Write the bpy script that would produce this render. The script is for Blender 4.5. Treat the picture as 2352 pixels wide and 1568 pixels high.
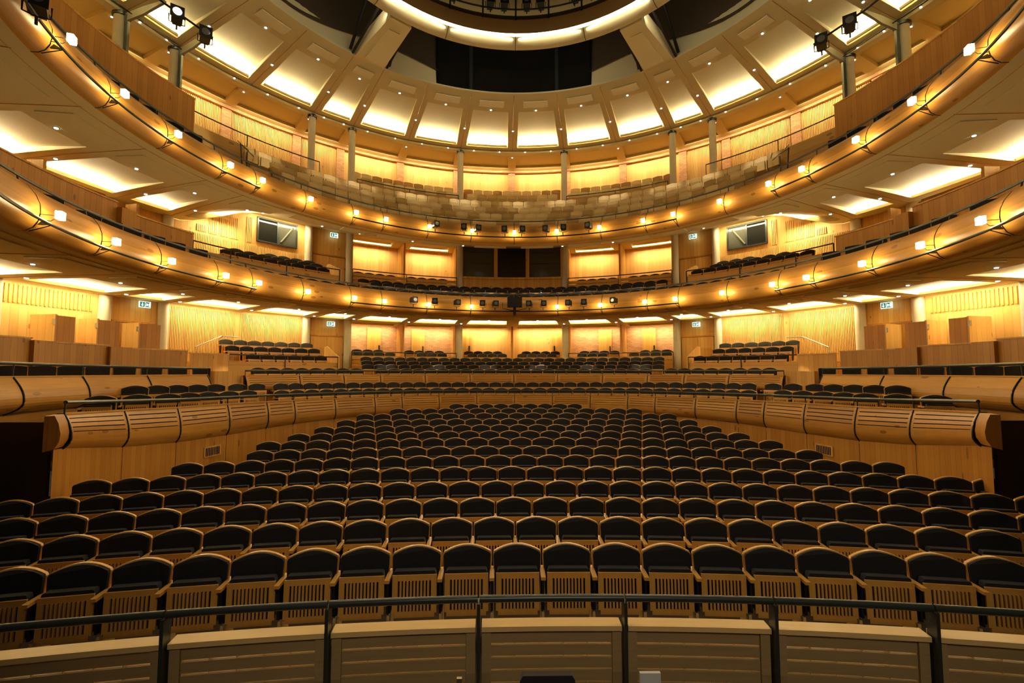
import bpy, math, random
from mathutils import Vector, Matrix
random.seed(7)
for o in list(bpy.data.objects): bpy.data.objects.remove(o)
C = bpy.context.scene.collection
S = bpy.context.scene
R_ = math.radians
# ------------------------------------------------------------------ camera, world, exposure
FPX, VPX, HZ, EX, EZ = 1060.0, 1159.0, 853.0, -0.40, 2.78
cam_d = bpy.data.cameras.new('camera'); cam = bpy.data.objects.new('camera', cam_d); C.objects.link(cam)
cam_d.sensor_width = 36.0; cam_d.sensor_fit = 'HORIZONTAL'; cam_d.lens = FPX/2352*36.0
cam_d.clip_start = .05; cam_d.clip_end = 200
PIT = math.atan((HZ-784)/FPX); YAW = math.atan((1176-VPX)/FPX)
cam.location = (EX, 0, EZ); cam.rotation_euler = (math.pi/2+PIT, 0, -YAW)
S.camera = cam
w = bpy.data.worlds.new('world'); S.world = w; w.use_nodes = True
w.node_tree.nodes['Background'].inputs[0].default_value = (1, .8, .55, 1)
w.node_tree.nodes['Background'].inputs[1].default_value = 0.012
S.view_settings.view_transform = 'Standard'; S.view_settings.look = 'None'
S.view_settings.exposure = 1.32; S.view_settings.gamma = 1.0; S.view_settings.use_curve_mapping = False
S.cycles.max_bounces = 6; S.cycles.diffuse_bounces = 4; S.cycles.glossy_bounces = 2; S.cycles.transmission_bounces = 2
S.cycles.use_denoising = True; S.cycles.sample_clamp_indirect = 4.0; S.cycles.caustics_reflective = False; S.cycles.caustics_refractive = False
S.cycles.use_light_tree = True

YC = 10.5                                     # centre of the round auditorium
def P(th, R, z, yc=YC):
    a = R_(th); return Vector((R*math.sin(a), yc+R*math.cos(a), z))
def lerp(a, b, t): return a+(b-a)*t
def interp(x, pts):
    if x <= pts[0][0]: return pts[0][1]
    for (a, b), (c, d) in zip(pts, pts[1:]):
        if x <= c: return b+(d-b)*(x-a)/(c-a)
    return pts[-1][1]
def sstep(x): x = max(0, min(1, x)); return x*x*(3-2*x)
def project(p):
    x, y, z = p[0]-EX, p[1], p[2]-EZ
    c, s = math.cos(YAW), math.sin(YAW); x, y = c*x-s*y, s*x+c*y
    c, s = math.cos(PIT), math.sin(PIT); y, z = c*y+s*z, -s*y+c*z
    if y < .1: return (-9999, -9999)
    return (1176+FPX*x/y, 784-FPX*z/y)

# angles of the bay lines: FA on the balcony fronts, CA on the column ring
FA = [0, 12, 23.9, 35.8, 43.7, 55.4, 67.1, 74.6, 86.2, 97.5, 108.6, 120]
CA = [0, 11.7, 23.3, 34.9, 42.7, 54, 65.3, 72.7, 84.2, 95.5, 107, 118]
FAs = [-a for a in FA[:0:-1]]+FA; CAs = [-a for a in CA[:0:-1]]+CA
LAMPK = 5.9

# ------------------------------------------------------------------ materials
def mat(name):
    m = bpy.data.materials.new(name); m.use_nodes = True
    nt = m.node_tree; b = nt.nodes['Principled BSDF']; return m, nt, b
def simple(name, col, rough=.6, metal=0, spec=.5, sheen=0):
    m, nt, b = mat(name); b.inputs['Base Color'].default_value = (*col, 1)
    b.inputs['Roughness'].default_value = rough; b.inputs['Metallic'].default_value = metal
    b.inputs['Specular IOR Level'].default_value = spec
    if sheen: b.inputs['Sheen Weight'].default_value = sheen; b.inputs['Sheen Roughness'].default_value = .5
    return m
def emit(name, col, s):
    m, nt, b = mat(name); b.inputs['Base Color'].default_value = (*col, 1)
    b.inputs['Emission Color'].default_value = (*col, 1); b.inputs['Emission Strength'].default_value = s
    return m
def noisy(name, c1, c2, scale=3, rough=.8, bump=.0, det=4, spec=.3):
    m, nt, b = mat(name); N = nt.nodes.new; L = nt.links.new
    tc = N('ShaderNodeTexCoord'); n = N('ShaderNodeTexNoise'); n.inputs['Scale'].default_value = scale; n.inputs['Detail'].default_value = det
    L(tc.outputs['Object'], n.inputs['Vector']); r = N('ShaderNodeMix'); r.data_type = 'RGBA'
    L(n.outputs['Fac'], r.inputs['Factor']); r.inputs['A'].default_value = (*c1, 1); r.inputs['B'].default_value = (*c2, 1)
    L(r.outputs['Result'], b.inputs['Base Color']); b.inputs['Roughness'].default_value = rough; b.inputs['Specular IOR Level'].default_value = spec
    if bump:
        bp = N('ShaderNodeBump'); bp.inputs['Strength'].default_value = bump; bp.inputs['Distance'].default_value = .01
        n2 = N('ShaderNodeTexNoise'); n2.inputs['Scale'].default_value = scale*20; L(tc.outputs['Object'], n2.inputs['Vector'])
        L(n2.outputs['Fac'], bp.inputs['Height']); L(bp.outputs['Normal'], b.inputs['Normal'])
    return m
def wood(name, dark, light, plank=.14, along='v', rough=.4, groove=.05, coat=0.0, var=.5, knots=True):
    """pine: u,v are metres; boards run along v (or u), each with its own tone, grain and knots"""
    m, nt, b = mat(name); N = nt.nodes.new; L = nt.links.new
    uv = N('ShaderNodeUVMap'); sx = N('ShaderNodeSeparateXYZ'); L(uv.outputs['UV'], sx.inputs[0])
    a, l = ('X', 'Y') if along == 'v' else ('Y', 'X')
    def M(op, x, y=None, z=None):
        n = N('ShaderNodeMath'); n.operation = op
        for i, q in enumerate((x, y, z)):
            if q is None: continue
            if isinstance(q, (int, float)): n.inputs[i].default_value = q
            else: L(q, n.inputs[i])
        return n.outputs[0]
    across, length = sx.outputs[a], sx.outputs[l]
    q = M('DIVIDE', across, plank); idx = M('FLOOR', q); fr = M('FRACT', q)
    wn = N('ShaderNodeTexWhiteNoise'); wn.noise_dimensions = '1D'; L(idx, wn.inputs['W'])
    cv = N('ShaderNodeCombineXYZ'); L(M('MULTIPLY', across, 26), cv.inputs[0]); L(M('MULTIPLY', length, 1.1), cv.inputs[1]); L(M('MULTIPLY', wn.outputs['Value'], 37), cv.inputs[2])
    g = N('ShaderNodeTexNoise'); g.inputs['Scale'].default_value = 1.6; g.inputs['Detail'].default_value = 5; g.inputs['Distortion'].default_value = .6
    L(cv.outputs[0], g.inputs['Vector'])
    f = M('ADD', M('MULTIPLY', wn.outputs['Value'], var), M('MULTIPLY', g.outputs['Fac'], 1-var*.6))
    ramp = N('ShaderNodeMix'); ramp.data_type = 'RGBA'; ramp.clamp_factor = True
    L(f, ramp.inputs['Factor']); ramp.inputs['A'].default_value = (*dark, 1); ramp.inputs['B'].default_value = (*light, 1)
    out = ramp.outputs['Result']
    if knots:
        ck = N('ShaderNodeCombineXYZ'); L(M('MULTIPLY', across, 2.6), ck.inputs[0]); L(M('MULTIPLY', length, 1.2), ck.inputs[1]); L(M('MULTIPLY', wn.outputs['Value'], 9), ck.inputs[2])
        vo = N('ShaderNodeTexVoronoi'); vo.inputs['Scale'].default_value = 1.0; L(ck.outputs[0], vo.inputs['Vector'])
        k = M('LESS_THAN', vo.outputs['Distance'], .12 if along == 'u' else .085)
        mk = N('ShaderNodeMix'); mk.data_type = 'RGBA'; L(M('MULTIPLY', k, .55), mk.inputs['Factor'])
        L(out, mk.inputs['A']); mk.inputs['B'].default_value = (dark[0]*.35, dark[1]*.25, dark[2]*.2, 1); out = mk.outputs['Result']
    if groove:
        gr = M('LESS_THAN', fr, groove)
        mg = N('ShaderNodeMix'); mg.data_type = 'RGBA'; L(M('MULTIPLY', gr, .6), mg.inputs['Factor'])
        L(out, mg.inputs['A']); mg.inputs['B'].default_value = (dark[0]*.3, dark[1]*.25, dark[2]*.2, 1); out = mg.outputs['Result']
    L(out, b.inputs['Base Color']); b.inputs['Roughness'].default_value = rough
    b.inputs['Specular IOR Level'].default_value = .3; b.inputs['Coat Weight'].default_value = coat; b.inputs['Coat Roughness'].default_value = .2
    return m
M = {}
M['pine'] = wood('pine_boards', (.50, .24, .045), (.74, .43, .11), .16, 'v', .45, .04)
M['pine_wall'] = wood('pine_wall_boards', (.58, .31, .08), (.80, .51, .17), .2, 'v', .5, .03)
M['pine_dark'] = wood('reddish_pine_boards', (.36, .145, .02), (.54, .26, .045), .15, 'v', .4, .04)
M['front'] = wood('polished_balcony_timber', (.27, .105, .012), (.60, .31, .06), .31, 'u', .36, 0, 0, .5)
M['front_grey'] = wood('aged_pit_timber', (.22, .15, .065), (.38, .27, .13), .33, 'u', .45, 0, .1, .5, False)
M['seat'] = wood('seat_beech', (.56, .27, .05), (.72, .40, .095), .6, 'v', .3, 0, .2, .3, False)
M['pale'] = wood('pale_downlit_birch_ply', (.70, .50, .20), (.84, .65, .32), .35, 'u', .45, 0, 0, .6, False)  # lighter copy of the seat ply, brightened to stand for downlit seats
M['cap'] = wood('pine_capping', (.58, .38, .15), (.76, .55, .25), .5, 'u', .45, 0, .2, .5, False)
M['brown'] = wood('brown_stained_ply', (.36, .20, .06), (.48, .28, .09), .35, 'u', .45, 0, 0, .6, False)
M['pale2'] = wood('honey_birch_ply', (.44, .28, .08), (.55, .37, .12), .35, 'u', .45, 0, 0, .6, False)
M['lining'] = wood('tier_riser_boards', (.50, .27, .06), (.66, .41, .11), .4, 'u', .45, .02)
M['black'] = simple('black_wool', (.014, .014, .017), .85, 0, .25, .12)
M['plaster'] = noisy('cream_plaster', (.62, .54, .31), (.68, .59, .35), .8, .75, .1)
M['plaster_dk'] = noisy('ochre_plaster', (.56, .44, .19), (.62, .49, .22), .8, .8, .1)
M['concrete'] = noisy('pale_concrete', (.60, .55, .40), (.72, .66, .50), 2.5, .7, .2)
M['steel'] = simple('grey_green_painted_steel', (.035, .043, .042), .35, .3, .5)
M['steel_lt'] = simple('brushed_steel', (.35, .33, .28), .35, .9)
M['blackmetal'] = simple('black_metal', (.008, .008, .009), .5, .2)
M['void'] = simple('black_drape', (.004, .004, .004), .9, 0, .1)
M['taupe'] = noisy('dark_taupe_drum_shade_and_dome', (.065, .045, .026), (.085, .06, .035), 1.5, .7)  # carries the shade of the upper drum; plain dark on the dome ceiling
M['ringwall'] = noisy('brown_ring_wall', (.30, .20, .09), (.34, .23, .10), 1.5, .7)
M['shade'] = noisy('dark_brown_shade_board', (.045, .022, .008), (.06, .03, .011), 2, .6)  # passage wall shade put into a dark brown; kick plate shares it
M['carpet'] = noisy('dark_floor_carpet', (.035, .022, .012), (.05, .03, .018), 30, .9)
M['boards'] = wood('dark_floor_boards', (.14, .07, .025), (.22, .12, .05), .12, 'u', .5, .05)
M['warm'] = emit('warm_lamp_glow', (1, .74, .36), 36)
M['down'] = emit('downlight_glow', (1, .93, .75), 5)
M['lens'] = simple('lantern_lens', (.12, .14, .15), .1, 0, .8)
M['hot'] = emit('lit_lantern_lens', (1, .95, .8), 5)
m, nt, b = mat('dark_window_glass'); b.inputs['Base Color'].default_value = (.008, .009, .009, 1); b.inputs['Roughness'].default_value = .06; b.inputs['Specular IOR Level'].default_value = .6; M['glass'] = m
m, nt, b = mat('olive_reflection_glass'); b.inputs['Base Color'].default_value = (.06, .06, .045, 1); b.inputs['Roughness'].default_value = .15; M['glass2'] = m  # faint olive reflection put into the pane colour
M['armw'] = simple('olive_roller_arm', (.10, .10, .06), .7)
M['signb'] = emit('exit_sign_white', (.62, .85, .80), 1.0)
M['signg'] = emit('exit_sign_green', (.02, .16, .13), .25)
M['white'] = simple('white_card', (.5, .52, .55), .5)
m, nt, b = mat('brick'); br = nt.nodes.new('ShaderNodeTexBrick'); uvn = nt.nodes.new('ShaderNodeUVMap')
nt.links.new(uvn.outputs['UV'], br.inputs['Vector']); br.inputs['Scale'].default_value = 1
br.inputs['Brick Width'].default_value = .225; br.inputs['Row Height'].default_value = .075; br.inputs['Mortar Size'].default_value = .008
br.inputs['Color1'].default_value = (.52, .25, .11, 1); br.inputs['Color2'].default_value = (.70, .38, .18, 1); br.inputs['Mortar'].default_value = (.35, .22, .12, 1)
nt.links.new(br.outputs['Color'], b.inputs['Base Color']); b.inputs['Roughness'].default_value = .85; M['brick'] = m

# ------------------------------------------------------------------ mesh builder
class MB:
    def __init__(s): s.v = []; s.f = []; s.uv = []
    def quad(s, pts, uvs=None):
        i = len(s.v); s.v += [tuple(p) for p in pts]; s.f.append(tuple(range(i, i+len(pts))))
        s.uv.append(uvs or s.auto(pts))
    @staticmethod
    def auto(pts):
        p = [Vector(q) for q in pts]
        n = (p[1]-p[0]).cross(p[2]-p[0])
        if abs(n.z) > max(abs(n.x), abs(n.y)): return [(q.x, q.y) for q in p]
        h = Vector((n.y, -n.x, 0)); h = h.normalized() if h.length > 1e-9 else Vector((1, 0, 0))
        return [(q.dot(h), q.z) for q in p]
    def box(s, x0, x1, y0, y1, z0, z1, mtx=None):
        c = [Vector((x, y, z)) for z in (z0, z1) for y in (y0, y1) for x in (x0, x1)]
        L = [(0, 2, 3, 1), (4, 5, 7, 6), (0, 1, 5, 4), (2, 6, 7, 3), (0, 4, 6, 2), (1, 3, 7, 5)]
        for f in L:
            pts = [c[i] for i in f]; uv = s.auto(pts)
            if mtx: pts = [mtx @ p for p in pts]
            s.quad(pts, uv)
    def prism(s, poly, y0, y1, mtx=None):          # poly in x,z (counter-clockwise), extruded along y
        def T(p): return mtx @ p if mtx else p
        a = [Vector((x, y0, z)) for x, z in poly]; b = [Vector((x, y1, z)) for x, z in poly]
        s.quad([T(p) for p in a], [(p.x, p.z) for p in a]); s.quad([T(p) for p in b[::-1]], [(p.x, p.z) for p in b[::-1]])
        n = len(poly)
        for i in range(n):
            j = (i+1) % n; pts = [a[j], a[i], b[i], b[j]]; s.quad([T(p) for p in pts], s.auto(pts))
    def sweep(s, prof, t0, t1, n, yc=YC, closed=False, caps=False, dz=None, dr=None, u0=0.0, smooth=True):
        """carries the section prof [(R,z)..] round the room from angle t0 to t1; dz/dr(th) move it"""
        k = len(prof); base = len(s.v); vl = [0.0]
        for (a, b), (c, d) in zip(prof, prof[1:]): vl.append(vl[-1]+math.hypot(c-a, d-b))
        if closed: vl.append(vl[-1]+math.hypot(prof[0][0]-prof[-1][0], prof[0][1]-prof[-1][1]))
        Rm = sum(p[0] for p in prof)/k
        for i in range(n+1):
            th = t0+(t1-t0)*i/n; z_ = dz(th) if dz else 0; r_ = dr(th) if dr else 0
            for (r, z) in prof: s.v.append(tuple(P(th, r+r_, z+z_, yc)))
        kk = k if closed else k-1
        for i in range(n):
            ua = u0+R_(t0+(t1-t0)*i/n)*Rm; ub = u0+R_(t0+(t1-t0)*(i+1)/n)*Rm
            for j in range(kk):
                j2 = (j+1) % k
                s.f.append((base+i*k+j, base+i*k+j2, base+(i+1)*k+j2, base+(i+1)*k+j))
                s.uv.append([(ua, vl[j]), (ua, vl[j+1]), (ub, vl[j+1]), (ub, vl[j])])
        if caps and closed:
            for i, rev in ((0, True), (n, False)):
                f = [base+i*k+j for j in range(k)]
                if rev: f = f[::-1]
                s.f.append(tuple(f)); s.uv.append([(s.v[q][0]+s.v[q][1], s.v[q][2]) for q in f])
    def block(s, t0, t1, R0, R1, z0, z1, n=None, yc=YC, dz=None):
        n = n or max(1, int(abs(t1-t0)/3)+1)
        s.sweep([(R0, z0), (R0, z1), (R1, z1), (R1, z0)], t0, t1, n, yc, True, True, dz)
    def tube(s, pts, r, n=8, closed=False):
        pts = [Vector(p) for p in pts]; base = len(s.v); m_ = len(pts); l = 0
        for i, p in enumerate(pts):
            a = pts[max(0, i-1)]; b = pts[min(m_-1, i+1)]; d = (b-a).normalized()
            up = Vector((0, 0, 1)) if abs(d.z) < .95 else Vector((1, 0, 0))
            x = d.cross(up).normalized(); y = x.cross(d)
            for q in range(n):
                t = 2*math.pi*q/n; s.v.append(tuple(p+x*math.cos(t)*r+y*math.sin(t)*r))
        for i in range(m_-1):
            for q in range(n):
                q2 = (q+1) % n
                s.f.append((base+i*n+q, base+i*n+q2, base+(i+1)*n+q2, base+(i+1)*n+q)); s.uv.append([(0, 0), (.1, 0), (.1, .1), (0, .1)])
        for i, rev in ((0, False), (m_-1, True)):
            f = [base+i*n+q for q in range(n)]
            if rev: f = f[::-1]
            s.f.append(tuple(f)); s.uv.append([(0, 0)]*n)
    def sphere(s, c, r, nu=10, nv=6, sz=1):
        base = len(s.v)
        for j in range(nv+1):
            a = math.pi*j/nv
            for i in range(nu):
                b = 2*math.pi*i/nu; s.v.append((c[0]+r*math.sin(a)*math.cos(b), c[1]+r*math.sin(a)*math.sin(b), c[2]+r*sz*math.cos(a)))
        for j in range(nv):
            for i in range(nu):
                i2 = (i+1) % nu; s.f.append((base+j*nu+i, base+(j+1)*nu+i, base+(j+1)*nu+i2, base+j*nu+i2)); s.uv.append([(0, 0)]*4)
    def mesh(s, name, m, smooth=False):
        me = bpy.data.meshes.new(name); me.from_pydata(s.v, [], s.f); me.materials.append(m)
        ul = me.uv_layers.new(name='UVMap'); flat = [c for f in s.uv for q in f for c in q]
        ul.data.foreach_set('uv', flat); me.validate(); me.update()
        if smooth:
            me.polygons.foreach_set('use_smooth', [True]*len(me.polygons))
            try: me.set_sharp_from_angle(angle=R_(38))
            except Exception: pass
        return me
    def build(s, name, m, parent=None, smooth=False):
        o = bpy.data.objects.new(name, s.mesh(name, m, smooth)); C.objects.link(o)
        if parent: o.parent = parent
        return o
def tag(o, label=None, cat=None, group=None, kind=None):
    if label: o['label'] = label
    if cat: o['category'] = cat
    if group: o['group'] = group
    if kind: o['kind'] = kind
    return o
def empty(name, label, cat, loc=(0, 0, 0), rz=0, group=None, kind=None):
    o = bpy.data.objects.new(name, None); C.objects.link(o); o.empty_display_size = .1
    o.location = loc; o.rotation_euler = (0, 0, rz); return tag(o, label, cat, group, kind)
def struct(name, mb, m, label, cat, smooth=False): return tag(mb.build(name, m, None, smooth), label, cat, None, 'structure')
ORD = ['first', 'second', 'third', 'fourth', 'fifth', 'sixth', 'seventh', 'eighth', 'ninth', 'tenth', 'eleventh', 'twelfth', 'thirteenth', 'fourteenth', 'fifteenth', 'sixteenth', 'seventeenth', 'eighteenth', 'nineteenth', 'twentieth']
TENS = {2: 'twenty', 3: 'thirty', 4: 'forty', 5: 'fifty', 6: 'sixty'}
TENTH = {3: 'thirtieth', 4: 'fortieth', 5: 'fiftieth', 6: 'sixtieth'}
def nth(n):
    if n <= 20: return ORD[n-1]
    if n % 10 == 0: return TENTH[n//10]
    return TENS[n//10]+'-'+ORD[n % 10-1]
def side(th): return 'left' if th < 0 else 'right'

# ------------------------------------------------------------------ area lights of the coves
WARM = (1.0, .86, .54); WARM2 = (1.0, .83, .47)
def area(loc, direction, sx, sy, power, col=WARM, spread=140, name='cove_light'):
    d = bpy.data.lights.new(name, 'AREA'); d.shape = 'RECTANGLE'; d.size = sx; d.size_y = sy
    d.energy = power; d.color = col; d.spread = R_(spread)
    o = bpy.data.objects.new(name, d); C.objects.link(o); o.location = loc
    dv = Vector(direction).normalized()
    zax = -dv; xax = Vector((0, 0, 1)).cross(Vector((zax.x, zax.y, 0))).normalized(); yax = zax.cross(xax)
    o.rotation_euler = Matrix((xax, yax, zax)).transposed().to_euler()
    return o
def radial(th):
    a = R_(th); return Vector((math.sin(a), math.cos(a), 0))
def tang(th):
    a = R_(th); return Vector((math.cos(a), -math.sin(a), 0))

# ================================================================== SHELL
# ---- coffered ceilings: bay by bay, a flat frame round a panel that is set back deeper towards the wall, with a lamp trough
def coffer_ring(mb, Rin, Rout, zf, Ra, Rb, d_in, d_out, angs_in, angs_out, marg=.22, skip=(), small=None):
    """zf(R,th)->z. between successive bay lines: frame + panel"""
    def ang(i, t, R):
        k = (R-Rin)/(Rout-Rin); a0 = lerp(angs_in[i], angs_out[i], k); a1 = lerp(angs_in[i+1], angs_out[i+1], k); return lerp(a0, a1, t)
    for i in range(len(angs_in)-1):
        n = 6
        def pt(t, R, dz=0, sh=0):
            th = ang(i, t, R)+sh; return P(th, R, zf(R, th)+dz)
        def strip(ta, tb, Ra_, Rb_, nn, nr=1):
            for a in range(nn):
                for r in range(nr):
                    t0 = lerp(ta, tb, a/nn); t1 = lerp(ta, tb, (a+1)/nn); r0 = lerp(Ra_, Rb_, r/nr); r1 = lerp(Ra_, Rb_, (r+1)/nr)
                    q = [pt(t0, r0), pt(t0, r1), pt(t1, r1), pt(t1, r0)]; mb.quad(q, [(p.x, p.y) for p in q])
        if i in skip: strip(0, 1, Rin, Rout, n, 6); continue
        w0 = R_(abs(ang(i, 1, Ra)-ang(i, 0, Ra)))*Ra; mi = marg/w0
        w1 = R_(abs(ang(i, 1, Rb)-ang(i, 0, Rb)))*Rb; mo = marg/w1
        strip(0, 1, Rin, Ra, n, 3); strip(0, 1, Rb, Rout, n, 2)
        NR = 6
        def edge(sidev, R):
            k = (R-Ra)/(Rb-Ra); return lerp(mi, mo, k) if sidev == 0 else 1-lerp(mi, mo, k)
        for r in range(NR):                                     # side frames, side cheeks, panel
            r0 = lerp(Ra, Rb, r/NR); r1 = lerp(Ra, Rb, (r+1)/NR); k0 = (r/NR); k1 = (r+1)/NR
            e0, e1 = edge(0, r0), edge(0, r1); g0, g1 = edge(1, r0), edge(1, r1)
            D0 = d_in+(d_out-d_in)*k0; D1 = d_in+(d_out-d_in)*k1
            for q in ([pt(0, r0), pt(0, r1), pt(e1, r1), pt(e0, r0)], [pt(g0, r0), pt(g1, r1), pt(1, r1), pt(1, r0)],
                      [pt(e0, r0), pt(e1, r1), pt(e1, r1, D1), pt(e0, r0, D0)], [pt(g0, r0), pt(g0, r0, D0), pt(g1, r1, D1), pt(g1, r1)]):
                mb.quad(q, [(p.x, p.y) for p in q])
            for a in range(n):
                q = [pt(lerp(e0, g0, a/n), r0, D0), pt(lerp(e1, g1, a/n), r1, D1), pt(lerp(e1, g1, (a+1)/n), r1, D1), pt(lerp(e0, g0, (a+1)/n), r0, D0)]
                mb.quad(q, [(p.x, p.y) for p in q])
        for a in range(n):                                      # inner and outer step
            for (R, D) in ((Ra, d_in), (Rb, d_out)):
                e, g = edge(0, R), edge(1, R)
                q = [pt(lerp(e, g, a/n), R), pt(lerp(e, g, a/n), R, D), pt(lerp(e, g, (a+1)/n), R, D), pt(lerp(e, g, (a+1)/n), R)]
                mb.quad(q, [(p.x, p.z) for p in q])
# lip in front of the lamp trough
def trough(mb, i, angs, R, zf, h, marg=.3):
    w = R_(abs(angs[i+1]-angs[i]))*R; m_ = marg/w*(angs[i+1]-angs[i])
    t0, t1 = angs[i]+m_, angs[i+1]-m_
    mb.sweep([(R, 0), (R-.02, h), (R-.05, h), (R-.04, -.03), (R+.02, -.03)], t0, t1, 5, YC, True, True, dz=lambda th: zf(R, th))

def roof_z(R, th): return 15.05-(R-9.2)*.6/4.3
def roof2_z(R, th): return 14.45-(R-13.5)*.08
def up_out(th):                                                  # height of the upper tier soffit on the column ring
    a = abs(th); return 9.30 if a < 52 else 9.30-1.05*sstep((a-52)/12)
def up_z(R, th):
    k = max(0, (R-9.1)/(13.5-9.1))
    if k > 1: return up_out(th)+(k-1)*.25
    return 8.22+(up_out(th)-8.22)*(k if abs(th) < 52 else lerp(k, math.sin(k*1.57), 0))
def lo_z(R, th): return 5.12+.05*max(0, (R-9.1)/4.4)

mb = MB(); coffer_ring(mb, 9.2, 13.5, roof_z, 10.35, 13.06, .03, .24, [a*1.005 for a in CAs], CAs, .24)
o = struct('ceiling', mb, M['plaster'], 'cream coffered roof ring rising to the central opening', 'ceiling')
# small recessed strips on the inner rim of each roof bay
for i in range(len(CAs)-1):
    t0, t1 = CAs[i], CAs[i+1]; m_ = (t1-t0)*.22
    pm = MB(); pm.sweep([(9.62, -.035), (9.62, .0), (10.12, .0), (10.12, -.035)], t0+m_, t1-m_, 5, YC, True, True, dz=lambda th: roof_z(9.85, th))
    pm.build('raised_panel', M['plaster'], o)
mb = MB(); coffer_ring(mb, 13.5, 15.5, roof2_z, 13.85, 15.1, .12, .16, CAs, CAs, .22)
struct('ceiling', mb, M['plaster_dk'], 'ochre coffered ceiling strip over the top back wall', 'ceiling')
mb = MB()
mb.sweep([(13.3, 14.43), (13.35, 14.36), (13.65, 14.36), (13.7, 14.41)], -118, 118, 110)
struct('trim_1', mb, M['plaster'], 'cream ring beam over the column heads', 'trim', True)
mb = MB(); coffer_ring(mb, 8.9, 13.6, up_z, 10.6, 12.95, .02, .2, FAs, CAs, .26, skip=(10, 11, 12, 9, 8, 13, 6, 7, 14, 15))
struct('ceiling', mb, M['plaster'], 'cream coffered soffit under the top tier', 'ceiling')
mb = MB(); coffer_ring(mb, 13.6, 15.6, lambda R, th: 9.3+.06*(R-13.6), 14.2, 15.1, .1, .35, CAs, CAs, .5, skip=[i for i in range(22) if not 8 <= i <= 13])
struct('ceiling', mb, M['plaster_dk'], 'lowered ceiling over the back recesses of the middle tier', 'ceiling')
mb = MB(); coffer_ring(mb, 8.9, 13.6, lo_z, 11.0, 13.0, .03, .15, FAs, CAs, .3)
struct('ceiling', mb, M['plaster'], 'cream coffered soffit under the middle tier', 'ceiling')
mb = MB(); coffer_ring(mb, 13.6, 15.6, lambda R, th: 5.17, 14.0, 15.0, .1, .2, CAs, CAs, .3)
struct('ceiling', mb, M['plaster'], 'cream ceiling over the back recesses of the circle', 'ceiling')
# shallow raised fields near the balcony edge of both soffits
for zf, nm in ((up_z, 'top'), (lo_z, 'middle')):
    for i in range(22):
        t0, t1 = FAs[i], FAs[i+1]; m_ = (t1-t0)*.16; pm = MB()
        pm.sweep([(9.55, -.03), (9.55, .01), (10.3, .01), (10.3, -.03)], t0+m_, t1-m_, 6, YC, True, True, dz=lambda th, zf=zf: zf(9.92, th))
        tag(pm.build('soffit_panel', M['plaster']), f'shallow raised plaster field, {nth(i+1)} bay from the left, {nm} tier soffit', 'panel', 'plaster fields under the '+nm+' tier', 'structure')
    rb = MB()
    for a, b in zip(FAs, CAs):
        pts = [P(lerp(a, b, k/6), lerp(9.2, 13.4, k/6), zf(lerp(9.2, 13.4, k/6), lerp(a, b, k/6))-.004) for k in range(7)]
        rb.tube(pts, .008, 4)
    struct('trim_2' if nm == 'top' else 'trim_3', rb, M['pine_dark'], f'thin dark joint lines between the {nm} tier soffit bays', 'trim')
rb = MB()
for a in CAs:
    rb.tube([P(a, 9.3, roof_z(9.3, a)-.004), P(a, 13.4, roof_z(13.4, a)-.004)], .011, 4)
struct('trim_4', rb, M['pine_dark'], 'thin dark joints between the roof bays', 'trim')

# ---- cove lamps
for i in range(22):
    tm = (CAs[i]+CAs[i+1])/2; wd = R_(CAs[i+1]-CAs[i])
    narrow = wd < R_(9)
    if abs(tm) < 101:
        lm = MB(); trough(lm, i, CAs, 12.94, roof_z, .045); tag(lm.build('lamp_trough', M['plaster']), f'cream lamp trough of the {nth(i+1)} roof bay from the left', 'lamp trough', 'roof lamp troughs', 'structure')
        area(P(tm, 12.99, roof_z(12.99, tm)+.04), -radial(tm)*.55+Vector((0, 0, 1)), wd*13-.75, .05, 76*(.5 if narrow else 1), WARM, 180)
        # wash on the top back wall
        area(P(tm, 14.85, 14.27), radial(tm)*.6+Vector((0, 0, -1)), wd*15-.5, .08, 20*(.55 if narrow else 1), WARM2, 165, 'wall_wash')
    # upper tier soffit coves
    if i not in (10, 11, 12, 9, 8, 13, 6, 7, 14, 15) and abs(tm) < 112:
        z = up_z(12.95, tm)
        area(P(tm, 12.87, z+.05), -radial(tm)*.55+Vector((0, 0, 1)), wd*12.8-.7, .05, 66*(.5 if narrow else 1), WARM, 180)
    if abs(tm) < 112:
        area(P(tm, 12.92, 5.17+.03), -radial(tm)*.6+Vector((0, 0, 1)), wd*12.8-.8, .05, 60*(.5 if narrow else 1), WARM, 180)
    # wall washes of the circle level and of the middle tier
    if abs(tm) < 35:
        area(P(tm, 15.0, 5.13), radial(tm)*.5+Vector((0, 0, -1)), wd*14.5-.5, .08, 17, WARM2, 150, 'wall_wash')
        if abs(tm) > 12: area(P(tm, 15.0, 9.45), radial(tm)*.5+Vector((0, 0, -1)), wd*14.5-.5, .1, 26, WARM2, 150, 'wall_wash')
    elif not narrow and abs(tm) < 112:
        area(P(tm, 13.15, 5.12), radial(tm)*.45+Vector((0, 0, -1)), wd*13-.4, .06, 19, WARM2, 165, 'wall_wash')
        if abs(tm) < 65: area(P(tm, 13.1, up_out(tm)-.12), radial(tm)*.5+Vector((0, 0, -1)), wd*13-.6, .06, 28, WARM2, 165, 'wall_wash')
        else: area(P(tm, 13.15, up_out(tm)-.1), radial(tm)*.4+Vector((0, 0, -1)), wd*13-.5, .06, 16, WARM2, 150, 'wall_wash')

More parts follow.
